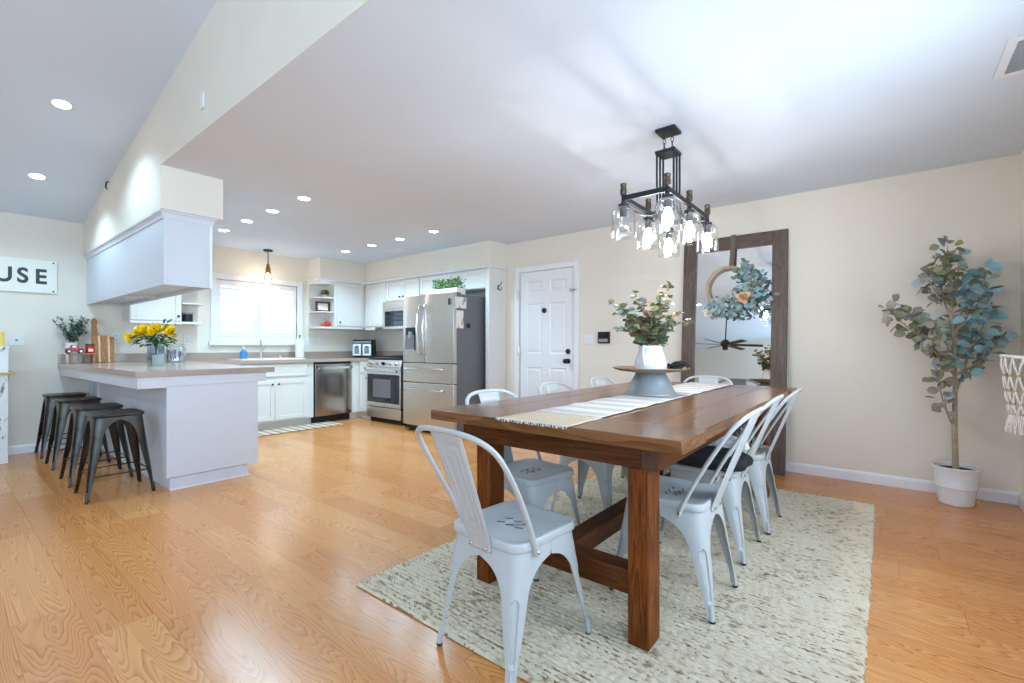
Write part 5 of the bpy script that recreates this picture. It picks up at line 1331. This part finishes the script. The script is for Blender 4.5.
for y in (.892, .985):
    for x in (-6.60, -6.673):
        wl = MB().lathe([(.001, -.007), (.021, -.007), (.0225, 0), (.021, .007), (.001, .007)], 'rubber', (x, y, 1.0505), 18, rot=Ry(PI / 2)).build('wheel', t)
        MB().lathe([(.001, -.0085), (.012, -.0085), (.012, .0085), (.001, .0085)], 'white', (x, y, 1.0505), 14, rot=Ry(PI / 2)).build('hubcap', wl)
t = thing('jar_candle', 'red jar candle on wooden riser right of toy truck', 'candle', (-6.66, 1.065, 1.028))
MB().lathe([(.001, 0), (.036, 0), (.039, .005), (.039, .07), (.034, .076)], 'red', (-6.66, 1.065, 1.0285), 24).build('jar', t)
MB().lathe([(.037, .0765), (.038, .10), (.001, .102)], 'bronze', (-6.66, 1.065, 1.0285), 24).build('lid', t)
MB().box((-6.619, 1.045, 1.045), (-6.617, 1.085, 1.075), 'peach').build('paper_label', t)
t = thing('potted_plant', 'small leafy plant in white pot behind the red toy truck', 'plant', (-6.83, .945, .921))
MB().lathe([(.001, 0), (.042, 0), (.046, .006), (.058, .22), (.054, .22), (.05, .19), (.001, .19)], 'white', (-6.83, .945, .921), 26).build('pot', t)
lf = MB()
for k in range(26):
    a, r, z = random.uniform(0, 6.28), random.uniform(.05, .15), random.uniform(.30, .50)
    e = Vector((-6.83 + r * math.cos(a) * .7, .945 + r * math.sin(a), .921 + z)); s0 = Vector((-6.83, .945, 1.11))
    pa = smooth_path([s0, (s0 + e) / 2 + Vector((0, 0, .03)), e], 6); lf.tube(pa, .0018, 'dgreen', 5)
    for p in pa[3:]:
        for q in range(3): lf.leaf(p, (random.gauss(0, 1), random.gauss(0, 1), random.gauss(.3, .6)), (random.random() - .5, random.random() - .5, 1), .034, .016, random.choice(['dgreen', 'leaf_euc', 'leaf_grey']))
lf.build('foliage', t)
# wall sign
t = thing('wall_sign', 'white rectangular wall sign with bold dark letters ending in USE', 'sign', (XL, .55, 1.66))
SY1 = .845
MB().box((XL + .001, -.35, 1.662), (XL + .022, SY1, 2.008), 'signwhite').build('board', t, bevel=.003)
for y, z in ((SY1 - .03, 1.985), (SY1 - .03, 1.685)):
    MB().lathe([(.008, 0), (.006, .004), (.001, .005)], 'iron', (XL + .022, y, z), 10, rot=Ry(PI / 2)).build('nail_head', t)
def letters(txt, y, z, h_, name, parent):
    cu = bpy.data.curves.new('letters_curve', 'FONT'); cu.body = txt; cu.size = h_ / .729; cu.extrude = .0008; cu.offset = .006
    ob = bpy.data.objects.new('letters_tmp', cu); COL.objects.link(ob); bpy.context.view_layer.update()
    me = bpy.data.meshes.new_from_object(ob.evaluated_get(bpy.context.evaluated_depsgraph_get()))
    bpy.data.objects.remove(ob)
    xs = [v.co.x for v in me.vertices]; x0_, x1_ = min(xs), max(xs)
    off = Vector((0, 0, 0)); o_ = parent
    while o_: off += Vector(o_.location); o_ = o_.parent
    for v in me.vertices:
        q = v.co.copy(); v.co = Vector((XL + .0228 + q.z, y + .86 * (q.x - x0_), z + q.y)) - off
    me.materials.clear(); me.materials.append(M['lettering'])
    o = bpy.data.objects.new(name, me); COL.objects.link(o); o.parent = parent
    return x1_ - x0_
for ch_, y in (('U', .395), ('S', .548), ('E', .683)): letters(ch_, y, 1.762, .155, 'letter', t)

# distressed cabinet at the far left
t = thing('console_shelf', 'chipped white wooden shelf stand against left wall at the picture edge', 'shelf', (-6.68, .1, 0))
for y in (.40, -.62):
    for x in (-6.50, -6.90):
        MB().box((x, y, 0), (x + .05, y + .055, 1.075), 'paint_old').build('post', t, bevel=.004)
MB().box((-6.93, -.66, .835), (-6.42, .50, .858), 'plank').build('shelf_board', t, bevel=.003)
MB().box((-6.905, -.61, .955), (-6.457, .448, 1.055), 'paint_old').build('rail', t, bevel=.003)
MB().box((-6.93, -.63, 1.076), (-6.445, .462, 1.10), 'paint_old').build('top', t, bevel=.003)
solo(MB().loft([rrect(.045, .05, .012, z, 4, -6.58, .385) for z in (1.101, 1.11, 1.23, 1.24)], 'yellowplastic'), 'storage_box', 'yellow box standing on the chipped white shelf stand', 'box')

# kitchen mat
mt = MB()
vs = []
nx, ny = 16, 40
for i in range(ny + 1):
    for j in range(nx + 1): vs.append((-6.335 + .395 * j / nx, 2.42 + 1.20 * i / ny, .006 + .001 * math.sin(i * 1.7) * math.sin(j * 2.1)))
mt.add(vs, [(i * (nx + 1) + j, i * (nx + 1) + j + 1, (i + 1) * (nx + 1) + j + 1, (i + 1) * (nx + 1) + j) for i in range(ny) for j in range(nx)], 'mat')
solo(mt, 'kitchen_mat', 'beige striped woven mat on floor in front of the sink', 'mat', solid=.004)

# ------------------------------------------------------------------ ceiling fan in the living room (seen in the mirror)
FXc, FYc = -2.85, -1.9
t = thing('ceiling_fan', 'black ceiling fan with six blades, seen reflected in the mirror', 'fan', (FXc, FYc, VZ(FXc)))
fzc = 2.2
MB().lathe([(.07, VZ(FXc) - .0), (.07, VZ(FXc) - .05), (.02, VZ(FXc) - .07)], 'black', (FXc, FYc, 0), 24).build('canopy', t)
MB().tube([(FXc, FYc, VZ(FXc) - .06), (FXc, FYc, fzc + .1)], .013, 'black', 10).build('downrod', t)
MB().lathe([(.02, fzc + .12), (.06, fzc + .10), (.10, fzc + .05), (.10, fzc - .02), (.06, fzc - .06), (.06, fzc - .12), (.001, fzc - .13)], 'black', (FXc, FYc, 0), 28).build('motor', t)
for k in range(6):
    R = Rz(2 * PI * k / 6 + .82)
    MB().box((.09, -.065, -.004), (.76, .065, .004), 'black', R @ Rx(.2), (FXc, FYc, fzc)).build('blade', t, bevel=.003)
